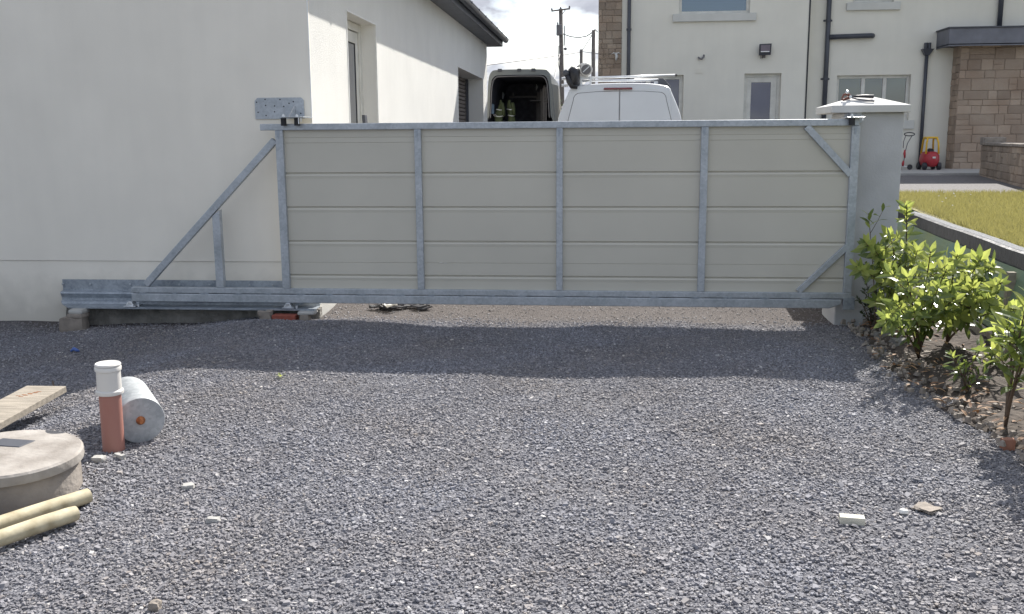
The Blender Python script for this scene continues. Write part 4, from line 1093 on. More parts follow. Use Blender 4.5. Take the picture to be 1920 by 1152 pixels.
MB().tube([(bx-.105, TY, hz0-.34), (bx-.11, TY, hz0-.42), (bx-.10, TY, hz0-.52)], [.015, .028, .018], 8).tube([(bx-.12, TY, pz+.2), (bx-.13, TY, pz+.14), (bx-.13, TY, pz+.08)], [.016, .028, .02], 8).build('grip', M['red'], pt_, True)
MB().lathe((bx+.02, TY, pz+.06), [(.02, -.03), (.055, -.03), (.06, 0), (.055, .03), (.02, .03)], 18, Vector((.4, 1, 0))).build('wheel', M['black'], pt_, 'auto')
MB().lathe((bx-.2, TY+.12, pz+.06), [(.02, -.03), (.055, -.03), (.06, 0), (.055, .03), (.02, .03)], 18, Vector((.4, 1, 0))).build('wheel', M['black'], pt_, 'auto')
MB().tube([(bx+.02, TY, pz+.06), (bx-.12, TY, pz+.08), (bx-.2, TY+.12, pz+.06)], .012, 8).build('axle', M['alu'], pt_, True)

# ------------------------------------------------------------------ vans
def half_outline(pts, cx_, y_, rake=0., zref=1.0, n=1):
    """closed outline from right-half points (x, z) bottom to top"""
    L_ = [(cx_ + x_, y_ + rake*max(0, z_-zref), z_) for x_, z_ in pts] + [(cx_ - x_, y_ + rake*max(0, z_-zref), z_) for x_, z_ in reversed(pts)]
    return L_
def smooth_pts(pts, k=6):
    """Catmull-Rom through the half outline"""
    o_ = []; P_ = [pts[0]] + list(pts) + [pts[-1]]
    for i in range(1, len(P_)-2):
        p0_, p1_, p2_, p3_ = [Vector((a[0], a[1])) for a in P_[i-1:i+3]]
        for s_ in range(k):
            t = s_/k
            o_.append(tuple(.5*((2*p1_) + (p2_-p0_)*t + (2*p0_-5*p1_+4*p2_-p3_)*t*t + (-p0_+3*p1_-3*p2_+p3_)*t**3)))
    o_.append(tuple(pts[-1])); return o_
def wheel(parent, x_, y_, z_, r_, w_, s_):
    ty_ = MB().lathe((x_, y_, z_), [(r_*.6, -w_/2), (r_*.93, -w_/2), (r_, -w_*.38), (r_, w_*.38), (r_*.93, w_/2), (r_*.6, w_/2)], 28, Vector((1, 0, 0))).build('wheel', M['rubber'], parent, 'auto')
    MB().lathe((x_+s_*w_*.5, y_, z_), [(r_*.6, -.03), (r_*.62, .004), (r_*.5, -.004), (r_*.15, .012), (.01, .012)], 20, Vector((s_, 0, 0))).build('rim', M['alu'], ty_, 'auto')

VY = 14.7; gv = float(gz(1.6, VY+1.2))
vl, vr = on(1045, 226, 'y', VY).x, on(1279, 226, 'y', VY).x
vc = (vl+vr)/2; vw = (vr-vl)/2; zW = on(1160, 226, 'y', VY).z; zR = on(1160, 155, 'y', VY+.05).z
hw_top = (on(1250, 160, 'y', VY+.05).x - on(1070, 160, 'y', VY+.05).x)/2
v1 = empty('van', (vc, VY, gv), 'white panel van with roof rack, its closed rear doors facing the gate', 'van')
VP = smooth_pts([(vw-.02, gv+.28), (vw+.035, gv+.55), (vw+.04, gv+1.0), (vw+.0, zW), ((vw+hw_top+.065)/2+.012, (zW+zR-.15)/2), (hw_top+.065, zR-.15), (hw_top+.035, zR-.085), (hw_top-.04, zR-.045), (hw_top*.6, zR-.012), (.002, zR)], 6)
def sec(y_, sx=1., zt_=None, rake=0.):
    o_ = []
    for x_, z_ in VP:
        z2 = z_ if zt_ is None else gv+.28 + (z_-gv-.28)*(zt_-gv-.28)/(zR-gv-.28)
        o_.append((x_*sx, z2))
    return half_outline(o_, vc, y_, rake)
rk = .07
c = MB(); loft(c, [sec(VY+.012, .985, zR-.012, rk), sec(VY+.03, .997, zR-.004, rk), sec(VY+.06, 1, None, rk), sec(VY+.5, 1), sec(VY+3.3, 1), sec(VY+3.6, .99, zR-.03), sec(VY+4.3, .96, gv+1.35), sec(VY+4.8, .9, gv+1.1), sec(VY+5.0, .8, gv+.8)])
c.build('body', M['paint_white'], v1, 'auto')
def inset(pts, d, cxx):
    o_ = []
    n = len(pts)
    for i, (a_, b_) in enumerate(pts):
        p_, q_ = Vector(pts[i-1]), Vector(pts[(i+1) % n]); t = (q_-p_).normalized(); nn = Vector((-t.y, t.x)); o_.append((a_+nn.x*d, b_+nn.y*d))
    return o_
def rear_panel(mb, poly, y_, th, rake=rk):
    n = len(poly); f_ = [(x_, y_+rake*max(0, z_-1)-th, z_) for x_, z_ in poly]; b_ = [(x_, y_+rake*max(0, z_-1), z_) for x_, z_ in poly]
    mb.add(f_+b_, [tuple(range(n)), tuple(range(n, 2*n))[::-1]] + [(i, n+i, n+(i+1)%n, (i+1)%n) for i in range(n)]); return mb
def winpoly(x0_, x1b, x1t, z0_, z1c, z1e, rr=.09):
    """door panel outline: x0 inner edge, x1 outer edge bottom/top, gently falling top"""
    pts = [(x0_, z0_), (x1b, z0_), (x1b + (x1t-x1b)*.5, (z0_+z1e)/2), ]
    for k in range(7):
        a = k/6*math.pi/2; pts.append((x1t - rr*.9 + rr*.9*math.cos(a) , z1e - rr + rr*math.sin(a)))
    pts += [((x0_*.5+x1t*.5), z1c-.006), (x0_, z1c)]
    return pts
z1c = on(1160, 170, 'y', VY).z; z1e = on(1080, 174, 'y', VY).z
for s_ in (-1, 1):
    outer = [(vc + s_*x_, z_) for x_, z_ in winpoly(.003, vw-.02, hw_top+.03, gv+.45, z1c+.045, z1e+.045, .10)]
    dr_ = rear_panel(MB(), outer, VY+.012, .014).build('rear_door', M['paint_white'], v1, bevel=.004)
    seal = [(vc + s_*x_, z_) for x_, z_ in winpoly(.005, vw-.09, hw_top-.015, zW-.35, z1c, z1e, .11)]
    rear_panel(MB(), seal, VY-.002, .0025).build('window_seal', M['van_rib'], dr_)
    pan = [(vc + s_*x_, z_) for x_, z_ in winpoly(.009, vw-.098, hw_top-.023, zW-.344, z1c-.008, z1e-.008, .105)]
    rear_panel(MB(), pan, VY-.0045, .006).build('window_blank', M['paint_white'], dr_, bevel=.003)
    MB().box(vc+s_*(vw-.0)-.05, vc+s_*(vw)+.04, VY-.02, VY+.1, gv+.85, gv+1.3).build('tail_light', M['tail'], v1, bevel=.02)
    for yy in (VY+.85, VY+3.9): wheel(v1, vc+s_*(vw-.08), yy, gv+.33, .33, .21, s_)
a_, b_ = on(1132, 166, 'y', VY-.02), on(1186, 163.5, 'y', VY-.02)
MB().box(a_.x, b_.x, VY+.05, VY+.11, a_.z-.016, a_.z+.012).build('brake_light', M['brake'], v1, bevel=.008)
MB().box(vc-vw+.02, vc+vw-.02, VY-.07, VY+.1, gv+.28, gv+.5).build('bumper', M['slate_grey'], v1, bevel=.03)
MB().box(vc-.35, vc-.05, VY-.012, VY-.003, gv+.6, gv+.7).build('handle', M['black'], v1, bevel=.01)
# roof rack
zrk = on(1180, 151, 'y', VY+.35).z
rk_ = MB()
for yy in (VY+.35, VY+1.7, VY+3.0): rk_.tube([(vc-hw_top+.0, yy, zrk), (vc+hw_top-.12, yy, zrk)], .018, 10)
rk_.build('rack_bar', M['alu'], v1, True)
for yy in (VY+.35, VY+1.7, VY+3.0):
    for xx in (vc-hw_top+.02, vc-.62, vc+hw_top-.16):
        MB().box(xx-.03, xx+.03, yy-.03, yy+.03, zR-.06, zrk-.019).build('rack_foot', M['alu'], v1, bevel=.004)
MB().prism([(vc+hw_top-.13, zR-.06), (vc+hw_top+.06, zR-.06), (vc+hw_top-.02, zR+.03), (vc+hw_top-.06, zR+.07), (vc+hw_top-.13, zR+.07)], 'y', VY+.28, VY+.5).build('rack_end', M['slate_grey'], v1, bevel=.008)
# load on the rack
a_, b_ = on(1092, 148, 'y', VY+.30), on(1266, 142.5, 'y', VY+.50)
cd = empty('aluminium_tube', (a_.x, VY+.3, a_.z), 'long thin aluminium tube lying slanted across the van roof rack', 'tube')
MB().tube([a_ + Vector((0, 0, .01)), b_ + Vector((0, .0, .01))], .017, 12).build('shaft', M['alu'], cd, True)
MB().cyl(b_ + Vector((-.003, 0, .01)), b_ + Vector((.025, .002, .01)), .018, n=12).build('end_plug', M['black'], cd)
p = on(1099, 131, 'y', VY+.1)
cyl_ = empty('pipe_carrier', (p.x, VY+.2, zrk), 'fat white pipe carrier tube with a grey end cap strapped on the van rack', 'pipe carrier')
MB().lathe((p.x, VY+.1, p.z), [(.075, 0), (.092, .004), (.096, .03), (.088, .04), (.085, 2.4), (.02, 2.41)], 32, Vector((-.05, 1, 0))).build('tube', M['pipe_white'], cyl_, 'auto')
MB().lathe((p.x, VY+.102, p.z), [(.01, -.012), (.066, -.012), (.073, -.004), (.073, .01), (.01, .012)], 28, Vector((-.05, 1, 0))).build('end_cap', M['van_rib'], cyl_, 'auto')
MB().bar((p.x-.045, VY+.084, p.z-.035), (p.x+.045, VY+.084, p.z+.045), .012, .01).build('cap_handle', M['alu'], cyl_)
MB().box(p.x-.11, p.x+.11, VY+.22, VY+.27, p.z-.13, p.z-.09).box(p.x-.09, p.x-.06, VY+.2, VY+.29, zR-.04, p.z-.10).box(p.x+.05, p.x+.08, VY+.2, VY+.29, zR-.04, p.z-.10).build('saddle', M['alu'], cyl_)
MB().tube([(p.x-.16, VY+.2, p.z+.03), (p.x-.08, VY+.2, p.z+.085), (p.x-.0, VY+.21, p.z+.105)], .014, 8).build('strap', M['pipe_white'], cyl_, True)
p = on(1077, 140, 'y', VY+.12)
bg_ = empty('tool_bag', (p.x, VY+.2, zR), 'black bulging tool bag strapped on the van rack corner', 'bag')
loft(MB(), [[(p.x+x_*s1, VY+.15+y_*s1, p.z+dz) for x_, y_ in [(math.cos(a)*(.085), math.sin(a)*.16) for a in [2*math.pi*k/16 for k in range(16)]]] for dz, s1 in ((-.17, .7), (-.13, .95), (0, 1.0), (.07, .95), (.10, .7), (.11, .3))]).build('body', M['black'], bg_, True)
MB().lathe((p.x-.12, VY+.05, p.z+.02), [(.02, 0), (.045, .01), (.055, .05), (.055, .2), (.02, .21)], 16, Vector((0, 1, 0))).build('roll', M['slate_grey'], bg_, True)
MB().tube([(p.x-.10, VY+.08, p.z-.02), (p.x-.07, VY+.05, p.z-.1), (p.x-.03, VY+.06, p.z-.17), (p.x+.05, VY+.06, p.z-.19)], [.04, .05, .045, .03], 10).build('pouch', M['black'], bg_, True)
MB().tube([(p.x-.10, VY+.1, p.z+.05), (p.x-.04, VY+.05, p.z+.11), (p.x+.06, VY+.06, p.z+.07)], .008, 6).build('strap', M['van_rib'], bg_, True)
for dz in (-.05, -.15): MB().cyl((p.x-.20, VY+.3, p.z+dz), (p.x-.1, VY+.3, p.z+dz), .022, n=12).build('rail_end', M['alu'], bg_, 'auto')

# high-roof van with open back
BY = 23.6; gb_ = float(gz(0, BY))
bl, br = on(911, 226, 'y', BY).x, on(1039, 226, 'y', BY).x
bc = (bl+br)/2; bw = (br-bl)/2; zT2 = on(980, 130, 'y', BY).z; bt = bw-.09
v2 = empty('open_van', (bc, BY, gb_), 'high-roof van seen from behind with its back open and dark inside', 'van')
OP = smooth_pts([(bw-.06, gb_+.3), (bw+.02, gb_+.6), (bw+.02, gb_+1.2), (bw-.02, on(1040, 226, 'y', BY).z), (bt+.035, zT2-.45), (bt, zT2-.17), (bt-.06, zT2-.055), (bt-.18, zT2-.012), (.003, zT2)], 6)
IP = [(max(.002, x_-.065), gb_+.62 + (z_-gb_-.3)*(zT2-.13-gb_-.62)/(zT2-gb_-.3)) for x_, z_ in OP]
IP[-1] = (.003, IP[-1][1])
no_ = len(OP)*2
def oring(P_, y_, s=1., top_=None):
    Q = P_ if top_ is None else [(x_*s, gb_+.3+(z_-gb_-.3)*(top_-gb_-.3)/(zT2-gb_-.3)) for x_, z_ in P_]
    return half_outline(Q, bc, y_)
rings = [oring(OP, BY), oring(OP, BY+.05), oring(OP, BY+4.2), oring(OP, BY+4.9, .95, gb_+1.7), oring(OP, BY+5.6, .88, gb_+1.15), oring(OP, BY+5.8, .8, gb_+.8)]
vs = [v for r_ in rings for v in r_]; fs = [(i*no_+k, i*no_+(k+1)%no_, (i+1)*no_+(k+1)%no_, (i+1)*no_+k) for i in range(len(rings)-1) for k in range(no_)]
fs.append(tuple((len(rings)-1)*no_+k for k in range(no_)))
b0 = len(vs); vs += oring(IP, BY-.004); vs += oring(IP, BY+.06)
fs += [(k, (k+1)%no_, b0+(k+1)%no_, b0+k) for k in range(no_)] + [(b0+k, b0+(k+1)%no_, b0+no_+(k+1)%no_, b0+no_+k) for k in range(no_)]
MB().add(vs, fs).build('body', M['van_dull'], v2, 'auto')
# lining
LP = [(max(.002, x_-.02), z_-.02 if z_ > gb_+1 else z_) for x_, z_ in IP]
vs = oring(LP, BY+.062) + oring(LP, BY+3.4); fs = [(k, (k+1)%no_, no_+(k+1)%no_, no_+k) for k in range(no_)] + [tuple(no_+k for k in range(no_))]
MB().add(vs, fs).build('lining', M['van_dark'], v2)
tb = [(bc + x_*.0 + x_, BY-.012, z_) for x_, z_ in [(q[0]-.03, q[1]-.03) for q in IP[len(IP)//3:]]]
MB().tube([(x_, y_, z_) for x_, y_, z_ in tb] + [(2*bc-x_, y_, z_) for x_, y_, z_ in reversed(tb)], .014, 8).build('door_seal', M['van_rib'], v2, True)
rd = random.Random(1)
for k in range(8):
    yy = BY+.5+k*.33; xx = bc+bt-.12-.055*k-rd.uniform(0, .02)
    MB().box(xx-.03, xx, yy, yy+.05, gb_+.64, zT2-.30-.02*k-rd.uniform(0, .12)).build('rib', M['van_rib'], v2)
c = MB()
for k in range(2): c.box(bc+.12, bc+bt-.2, BY+1.6, BY+3.0, gb_+1.1+k*.62, gb_+1.12+k*.62)
c.box(bc-bt+.2, bc+bt-.2, BY+2.9, BY+3.0, zT2-.55, zT2-.5)
c.build('rack', M['van_rib'], v2)
c = MB()
for px_ in (937, 973, 1000):
    p = on(px_, 129, 'y', BY-.02); MB().box(p.x-.05*(1 if px_ != 973 else .8), p.x+.05, BY-.03, BY+.04, zT2-.055, zT2+.015).build('marker_light', M['slate_grey'], v2, bevel=.008)
for s_ in (-1, 1):
    for yy in (BY+1.2, BY+4.6): wheel(v2, bc+s_*(bw-.1), yy, gb_+.35, .35, .22, s_)
# swung-open door along the right side
MB().add([(br+.03, BY-.02, gb_+.55), (br+.10, BY+.85, gb_+.55), (br+.02, BY+.85, zT2-.35), (br-.09, BY-.02, zT2-.35), (br+.07, BY-.02, gb_+.55), (br+.14, BY+.85, gb_+.55), (br+.06, BY+.85, zT2-.35), (br-.05, BY-.02, zT2-.35)],
         [(0,3,2,1),(4,5,6,7),(0,1,5,4),(1,2,6,5),(2,3,7,6),(3,0,4,7)]).build('rear_door', M['van_dull'], v2, bevel=.01)
MB().box(bc-bw+.05, bc+bw-.05, BY-.12, BY+.05, gb_+.3, gb_+.55).build('bumper', M['slate_grey'], v2, bevel=.03)
# clothes hung inside
def jacket(px, py0, w_, h_, label, seed, y_=None):
    y_ = y_ or BY+.3; p = on(px, py0, 'y', y_); rd = random.Random(seed)
    o_ = empty('hi_vis_jacket', (p.x, y_, p.z-h_/2), label, 'jacket', 'hi-vis clothes hanging in the open van')
    c = MB(); nn = 14
    rows = []
    for i in range(9):
        t = i/8; ww = w_*(.28 + .9*min(1, t*2.2))*(1-.12*math.sin(t*7+seed)); off = .03*math.sin(t*5+seed)
        rows.append([(p.x + off + ww/2*math.cos(a), y_ + .05*(1+.4*math.sin(3*a+seed+t*4))*math.sin(a), p.z - h_*t) for a in [2*math.pi*k/nn for k in range(nn)]])
    loft(c, rows); b_ = c.build('cloth', M['hivis'], o_, True)
    MB().tube([(p.x+w_*.3, y_-.02, p.z-h_*.12), (p.x+w_*.55, y_-.04, p.z-h_*.35), (p.x+w_*.62, y_-.03, p.z-h_*.62)], [.05, .045, .035], 8).build('sleeve', M['hivis'], o_, True)
    for t in (.42, .7):
        i = int(t*8); rr = rows[i]; zc_ = rr[0][2]
        MB().tube([(p.x + (x_-p.x)*1.06, y_+(yy_-y_)*1.15, zc_ + .01*math.sin(k)) for k, (x_, yy_, _) in enumerate(rr)] , .012, 6).build('tape', M['reflect'], o_, True)
jacket(937, 188, .17, .62, 'yellow hi-vis jacket with silver tape nearest the left side of the open van', 1)
jacket(957, 188, .15, .60, 'greener hi-vis jacket hanging right of the first one in the open van', 4, BY+.45)
p = on(922, 205, 'y', BY+.3)
tb_ = MB().box(p.x-.05, p.x+.06, BY+.2, BY+.45, p.z-.12, p.z+.12).build('plastic_box', mat('pale blue plastic', (.20, .28, .36), .5), origin=(p.x, BY+.3, p.z-.12), bevel=.02); tag(tb_, 'pale blue plastic box just inside the open van at its left', 'box')
for px_, py_, sz, mt_ in ((930, 172, .05, 'van_rib'), (943, 178, .035, 'alu'), (962, 178, .03, 'van_rib'), (932, 160, .04, 'slate_grey'), (1006, 163, .03, 'alu')):
    p3 = on(px_, py_, 'y', BY+2.4); c = MB(); c.tube([(p3.x, BY+2.4, p3.z+sz*2), (p3.x+.01, BY+2.38, p3.z), (p3.x-.01, BY+2.4, p3.z-sz*3)], [sz*.3, sz, sz*.5], 8); c.build('hung_tool', M[mt_], v2)
sh = MB().box(bl+.16, p.x+.12, BY+.15, BY+2.2, p.z-.16, p.z-.124); sh.build('shelf', M['van_rib'], v2)

# ------------------------------------------------------------------ poles and wires
def gpt(px, py, y_): return on(px, py, 'y', y_)
p = gpt(1052, 100, 60.)
up = empty('utility_pole', (p.x, 60, 1), 'tall timber electricity pole with crossarm and transformer box behind the vans', 'pole')
zt = gpt(1051.5, 17, 60.).z; pb = gpt(1053.5, 190, 60.)
ptop = gpt(1051.5, 17, 60.)
MB().tube([(pb.x+.05, 60, .5), (ptop.x, 60, zt)], [.17, .12], 12).build('trunk', M['pole'], up, True)
a_, b_ = gpt(1034, 22, 60.), gpt(1069, 17.5, 60.)
MB().bar((a_.x, 59.8, a_.z), (b_.x, 59.8, b_.z), .08, .1).build('crossarm', M['pole'], up)
c = MB()
for t in (.03, .5, .97): q = Vector(a_).lerp(Vector(b_), t); c.lathe((q.x, 59.8, q.z+.03), [(.03, 0), (.06, .06), (.04, .12), (.01, .16)], 8)
c.build('insulator', M['van_rib'], up, True)
MB().tube([gpt(1060, 19, 59.7), gpt(1055, 26, 59.7), gpt(1052, 27, 59.7)], .02, 6).build('stay', M['wire'], up)
q = gpt(1048.5, 57, 59.6); MB().box(q.x-.16, q.x+.18, 59.4, 59.8, q.z-.3, q.z+.3).build('transformer', M['van_rib'], up, bevel=.03)
MB().tube([gpt(1045.5, 42, 59.6), gpt(1046, 50, 59.6)], .04, 6).tube([gpt(1058, 48, 59.6), gpt(1058.5, 66, 59.6), gpt(1058, 86, 59.6)], .03, 6).build('fuse', M['wire'], up)
q = gpt(1060, 92, 59.6); MB().lathe(tuple(q), [(.03, -.08), (.10, -.03), (.10, .03), (.02, .1)], 8).build('cutout', M['wire'], up, True)
MB().tube([gpt(1047.5, 86, 59.7), gpt(1047, 120, 59.7), gpt(1050, 138, 59.7), gpt(1051.5, 160, 59.7)], .022, 6).build('cable', M['wire'], up)
sp_ = empty('street_pole', (gpt(1113, 150, 52.).x, 52, 1), 'grey timber pole beside the brown chimney stone', 'pole')
q = gpt(1113, 57, 52.); MB().tube([(q.x, 52, .5), (q.x, 52, q.z)], [.12, .10], 12).build('trunk', M['pole'], sp_, True)
MB().tube([gpt(1113.5, 57, 51.9), gpt(1116, 55.5, 51.9), gpt(1121, 61, 51.9)], .025, 6).build('hook', M['wire'], sp_)
fp_ = empty('distant_pole', (gpt(1090, 120, 95.).x, 95, 1), 'short far-off pole between the two nearer poles', 'pole')
q = gpt(1090, 93, 95.); MB().tube([(q.x, 95, .5), (q.x, 95, q.z)], [.17, .15], 10).build('trunk', M['pole'], fp_, True)
def wire(label, pts, r_):
    P_ = []
    for i in range(len(pts)-1):
        for k in range(8): P_.append(Vector(pts[i]).lerp(Vector(pts[i+1]), k/8))
    P_.append(Vector(pts[-1]))
    c = MB(); c.tube(P_, r_, 5); o_ = c.build('overhead_wire', M['wire'], origin=pts[0]); tag(o_, label, 'wire')
wire('overhead wire rising from behind the garage to the distant pole', [gpt(780, 139, 60), gpt(915, 122, 70), gpt(1000, 111, 80), gpt(1050, 104, 88), gpt(1088, 98, 95)], .045)
wire('sagging overhead wire between the transformer and the grey pole', [gpt(1056, 64, 60), gpt(1070, 69, 58), gpt(1085, 71, 56), gpt(1100, 68, 54), gpt(1112, 60, 52)], .032)
wire('wire running from the distant pole to the brown chimney', [gpt(1091, 97, 95), gpt(1105, 99, 80), gpt(1120, 101, 62), gpt(1135, 103, 40)], .032)
wire('steep stay wire beside the tall pole', [gpt(1051, 95, 60), gpt(1044, 125, 58), gpt(1036, 165, 55)], .03)
wire('thin wire dropping from the grey pole to the distant one', [gpt(1113, 60, 52), gpt(1104, 76, 70), gpt(1091, 96, 94)], .026)
# hedge far behind the vans
rd = random.Random(77); hd = empty('hedge', (3.0, 47, 1), 'dark green hedge glimpsed between the two vans', 'hedge')
c = MB(); zh = gpt(1047, 182, 47).z
for k in range(5200):
    xx = rd.uniform(-3, 7); t = rd.random(); hh = (zh-1.0)*(.86+.14*math.sin(xx*2.2)+.08*math.sin(xx*7))
    pz_ = .9 + hh*t; d = Vector((rd.uniform(-1, 1), rd.uniform(-1, 1), rd.uniform(-.3, 1)))
    leaf_geo(c, Vector((xx, 47+rd.uniform(-.8, .8)*(1-.4*t), pz_)), d, Vector((0,0,1)), rd.uniform(.12, .26), rd.uniform(.07, .14))
c.build('foliage', M['dark_leaf'], hd)
c = MB()
for xx in np.arange(-2.8, 7, .7): c.tube([(xx, 47, .7), (xx+rd.uniform(-.2, .2), 47, zh-.8)], [.06, .03], 6)
c.build('stem', M['stem'], hd)

# tree line behind the photographer, seen only as the dark band mirrored in the house glass
rd = random.Random(5); c = MB()
for k in range(7000):
    xx = rd.uniform(-60, 60); hh = 3.0+.7*math.sin(xx*.3)+.5*math.sin(xx*.9+1)
    d = Vector((rd.uniform(-1, 1), rd.uniform(-1, 1), rd.uniform(-.5, 1)))
    leaf_geo(c, Vector((xx, -34+rd.uniform(-1.5, 1.5), hh*rd.random()**.8)), d, Vector((0,0,1)), rd.uniform(.4, .9), rd.uniform(.3, .6))
tag(c.build('woodland', M['dark_leaf']), 'distant line of trees mirrored in the glass of the house door', 'trees', kind='stuff')
# ------------------------------------------------------------------ foreground left
# inspection chamber
cr_ = .318; cc_ = on(12, 846, 'z', .2); cc_.z = 0; print('chamber', cc_)
ch = empty('inspection_chamber', cc_, 'round concrete manhole chamber with a dusty lid rising from the gravel', 'manhole')
zl0 = .145
tl_ = Vector((.03, -.03, 1))
MB().lathe((cc_.x, cc_.y, -.1), [(cr_-.01, 0), (cr_-.012, .2), (cr_-.018, zl0+.1-.004), (.05, zl0+.1-.004)], 72, tl_).build('ring', M['chamber'], ch, 'auto')
ld = MB().lathe((cc_.x+.007, cc_.y-.007, zl0), [(cr_-.015, 0), (cr_+.004, .004), (cr_+.006, .012), (cr_+.004, .044), (cr_-.006, .053), (.02, .056)], 72, tl_).build('lid', M['lid'], ch, 'auto')
q = on(22, 833, 'z', zl0+.055)
c = MB(); c.add([(q.x-.09, q.y-.045, zl0+.058), (q.x+.07, q.y-.05, zl0+.052), (q.x+.09, q.y+.05, zl0+.052), (q.x-.08, q.y+.055, zl0+.058), (q.x-.09, q.y-.045, zl0+.066), (q.x+.07, q.y-.05, zl0+.060), (q.x+.09, q.y+.05, zl0+.060), (q.x-.08, q.y+.055, zl0+.066)],
      [(0,3,2,1),(4,5,6,7),(0,1,5,4),(1,2,6,5),(2,3,7,6),(3,0,4,7)]); c.build('lifting_recess', M['slate_grey'], ld, bevel=.003)
# two peeled poles
def pole_log(label, e0, e1, r_, seed):
    e0, e1 = Vector(e0), Vector(e1); rd = random.Random(seed)
    o_ = empty('timber_pole', (e0+e1)/2, label, 'timber pole', 'peeled timber poles by the chamber')
    c = MB(); n = 14; path = []; rs = []
    for i in range(n+1):
        t = i/n; path.append(e0.lerp(e1, t) + Vector((0, rd.uniform(-.002, .002), rd.uniform(-.002, .002)))); rs.append(r_*(1-.06*t)*(1+rd.uniform(-.02, .02)))
    rs[-1] *= .93; path.insert(n, e0.lerp(e1, .985)); rs.insert(n, r_*.95)
    c.tube(path, rs, 24); c.build('shaft', M['timber_post'], o_, 'auto')
r_ = .036
a_ = on(143, 962, 'z', r_+.003); b_ = on(-60, 1030, 'z', r_+.003); d_ = (b_-a_).normalized()
pole_log('nearer peeled timber pole lying on the gravel in front of the chamber', a_ + d_*2.0 + Vector((0,0,.0)), a_, r_, 1)
a2 = on(160, 934, 'z', r_+.003) ; a2 += Vector((-.0, .03, .0)); nrm = Vector((-d_.y, d_.x, 0)); nrm = nrm if nrm.y > 0 else -nrm
off = (a2 - a_).dot(nrm); 
if off < 2*r_+.004: a2 += nrm*(2*r_+.004-off)
pole_log('farther peeled timber pole, its end jutting past the nearer one', a2 + d_*2.0, a2, r_, 2)
# drain pipe
pb_ = on(214, 846, 'z', 0); pt2 = on(202, 684, 'y', pb_.y-.01)
dp_ = empty('drain_pipe', pb_, 'upright terracotta drain pipe with white capped collar in the gravel', 'pipe')
ax_ = (pt2 - pb_).normalized(); Lp = (pt2-pb_).length
zr = Lp*(1 - 52/168)
MB().lathe(pb_ - ax_*.08, [(.055, 0), (.055, zr+.08-.003), (.04, zr+.08)], 48, ax_).build('shaft', M['pipe_red'], dp_, 'auto')
MB().lathe(pb_, [(.0565, zr-.012), (.068, zr-.008), (.070, zr), (.068, zr+.010), (.0605, zr+.016), (.0595, Lp-.032), (.065, Lp-.028), (.066, Lp-.012), (.062, Lp-.006)], 48, ax_).build('collar', M['pipe_white'], dp_, 'auto')
MB().lathe(pb_, [(.055, Lp-.005), (.064, Lp-.004), (.0645, Lp+.004), (.060, Lp+.009), (.05, Lp+.007), (.01, Lp+.006)], 48, ax_).build('cap', M['pipe_white'], dp_, 'auto')
# steel drum lying behind the pipe
rdm = .125
f0 = on(264, 789, 'z', rdm); k0 = on(228, 727, 'z', rdm+.0)
ax_ = (k0-f0); ax_.z = 0; ln = min(ax_.length, .55); ax_.normalize()
dm = empty('steel_roller', (f0+ax_*ln/2) - Vector((0,0,rdm)), 'galvanised steel roller drum with a rusty axle stub lying behind the pipe', 'roller')
print('drum', f0, k0, ln, ax_)
MB().lathe(f0, [(.02, .004), (rdm-.012, 0), (rdm-.002, .001), (rdm, .006), (rdm, ln-.006), (rdm-.004, ln), (.02, ln)], 64, ax_).build('shell', galv_mat('drum zinc', (.27, .29, .30), (.46, .48, .49), .2, .5), dm, 'auto')
MB().lathe(f0, [(.006, -.035), (.011, -.034), (.014, -.015), (.022, -.004), (.024, .003), (.01, .004)], 18, ax_).build('axle_stub', M['rust'], dm, 'auto')
# plank
h_ = .085
A_ = on(124, 724, 'z', h_); B_ = on(58, 719, 'z', h_+.0); 
C_ = on(0, 799-6, 'z', .045); 
dirp = (C_-A_); dirp.normalize(); sd = (B_-A_); sd = sd - dirp*sd.dot(dirp); wp = min(sd.length, .28); sd.normalize(); upv = dirp.cross(sd)
if upv.z < 0: upv = -upv
pk = empty('scaffold_plank', A_ - Vector((0, 0, h_)), 'weathered timber plank lying tilted in the shade at the left edge', 'plank')
A_ -= sd*.0
e = A_ + dirp*1.9
c = MB(); vs = []
for q in (A_, e):
    for k, l in ((0, -.042), (1, -.042), (1, 0), (0, 0)): vs.append(q + sd*(wp*k) + upv*l)
c.add(vs, [(3,2,1,0),(4,5,6,7),(0,1,5,4),(1,2,6,5),(2,3,7,6),(3,0,4,7)])
pkb = c.build('board', M['timber_old'], pk, bevel=.004)
c = MB()
for i in range(9):
    q = A_ + dirp*(.12+.012*i) + sd*(wp*.35+.012*i*(1 if i % 2 else .6)) + upv*.0008; c.bar(q, q + sd*.03, .005, .001, upv)
c.build('stain', M['rust'], pkb)
# loose bits
def at0(px, py, dz=0.): p = on(px, py, 'z', 0); p.z = float(gz(p.x, p.y))+dz; return p
p = at0(1597, 981, .018); wb = MB().box(-.05, .05, -.022, .022, -.018, .014).build('wood_offcut', mat('pale sawn wood', (.66, .63, .52), .8, 0, .12, 12, stretch=(1, 6, 6)), bevel=.002); wb.location = p; wb.rotation_euler = (0, 0, -.12); tag(wb, 'small pale sawn wood offcut lying on the sunny gravel', 'wood offcut')
rock('white_pebble', 'smooth white pebble beside the wood offcut', at0(1694, 965, .012), (.035, .026, .02), 'pebble', 3, 'pebble')
rock('sandstone_flake', 'flat tan sandstone flake half sunk in the gravel at right', at0(1738, 958, .008), (.085, .09, .016), 'rubble', 4, 'stone', jit=.4, rz=.6)
rock('pale_stone', 'pale flat stone alone on the gravel right of the roller', at0(353, 914, .012), (.05, .04, .022), 'concrete', 5, 'stone', jit=.3, rz=.3)
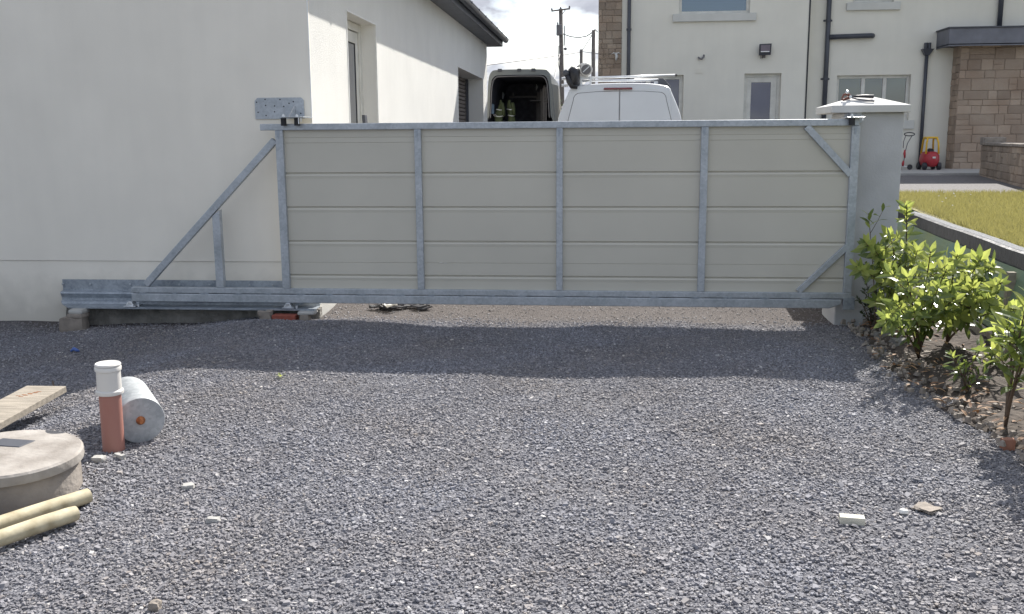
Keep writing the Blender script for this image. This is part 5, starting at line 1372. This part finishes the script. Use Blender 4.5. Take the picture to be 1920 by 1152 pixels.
rock('pink_stone', 'pinkish lump of stone at the bottom edge of the photo', at0(292, 1148, .014), (.035, .03, .035), 'rubble', 6, 'stone', jit=.3)
rock('chalky_stone', 'long chalky stone at the foot of the drain pipe', at0(226, 863, .012), (.06, .025, .025), 'concrete', 7, 'stone', jit=.3, rz=-.5)
rock('round_stone', 'rounded grey stone between the pipe foot and the chamber', at0(186, 868, .012), (.055, .05, .03), 'concrete', 8, 'stone', jit=.2)
rock('flat_grey_stone', 'flat grey stone in the middle of the lower gravel', at0(400, 978, .010), (.055, .03, .022), 'concrete', 12, 'stone', jit=.35)
rock('terracotta_shard', 'dull brown terracotta lump at the near end of the bed', at0(1888, 848, .03), (.06, .05, .06), 'terracotta', 8, 'shard', jit=.2)
rd = random.Random(9)
for k, (px, py, s_, lb_) in enumerate(((1655, 640, .10, 'dark angular rock on the gravel side of the laurels'), (1688, 655, .12, 'largest dark rock beneath the laurels'), (1742, 672, .07, 'pale lit stone between laurel stems'), (1722, 690, .06, 'reddish stone at the bed edge below the reddish stems'))):
    rock('bed_rock', lb_, at0(px, py, .04), (s_, s_*.8, s_*.7), 'footing' if k < 2 else 'rubble', 20+k, 'rock', jit=.5)
p = at0(138, 636, .012); bs = MB().tube([(-.035, 0, 0), (-.01, .012, .02), (.02, -.005, .012), (.035, .012, 0)], [.008, .016, .014, .006], 8).build('plastic_scrap', M['blue'], smooth=True); bs.location = p; tag(bs, 'crumpled blue plastic scrap below the big buff stone', 'litter')
p = at0(98, 706, .01)
stk = MB().tube([(-.10, .16, .03), (-.02, .04, .02), (.03, -.02, .02), (.09, -.10, .04)], [.006, .009, .008, .006], 6).build('stick', M['stem'], smooth=True); stk.location = p; tag(stk, 'thin brown stick behind the plank', 'stick')
# weed
p = at0(526, 710); wd = empty('weed', p, 'tiny green weed sprouting at the edge of the gate shadow', 'weed')
c = MB()
for a in (0.3, 2.2, 4.0, 5.3): leaf_geo(c, p + Vector((0, 0, .01)), Vector((math.cos(a), math.sin(a), .9)), Vector((0, 0, 1)), .045, .02)
c.build('foliage', M['laurel_young'], wd)
# black and white plastic debris beyond the gate
p = on(750, 577, 'y', 8.88); p.z = float(gz(p.x, 8.88))
db = empty('plastic_debris', p, 'torn black and white plastic sheet lying behind the gate', 'litter')
rd = random.Random(4)
for mt, nme, k0_, off_ in (('black', 'black_sheet', 16, 0), ('pipe_white', 'white_scrap', 3, .02)):
    c = MB()
    for k in range(k0_):
        q = p + Vector((rd.uniform(-.26, .26), rd.uniform(-.08, .06) - off_*2, .01+off_)); pts = [(q.x + rd.uniform(.04, .09)*math.cos(a), q.y + rd.uniform(.02, .05)*math.sin(a), q.z + rd.uniform(0, .035)) for a in (0, 1, 2, 3, 4, 5)]
        c.add(pts + [(a, b, z+.012) for a, b, z in pts], [(0,1,2,3,4,5), (11,10,9,8,7,6)] + [(i, 6+i, 6+(i+1)%6, (i+1)%6) for i in range(6)])
    c.build(nme, M[mt], db)
print('objects', len(bpy.data.objects))
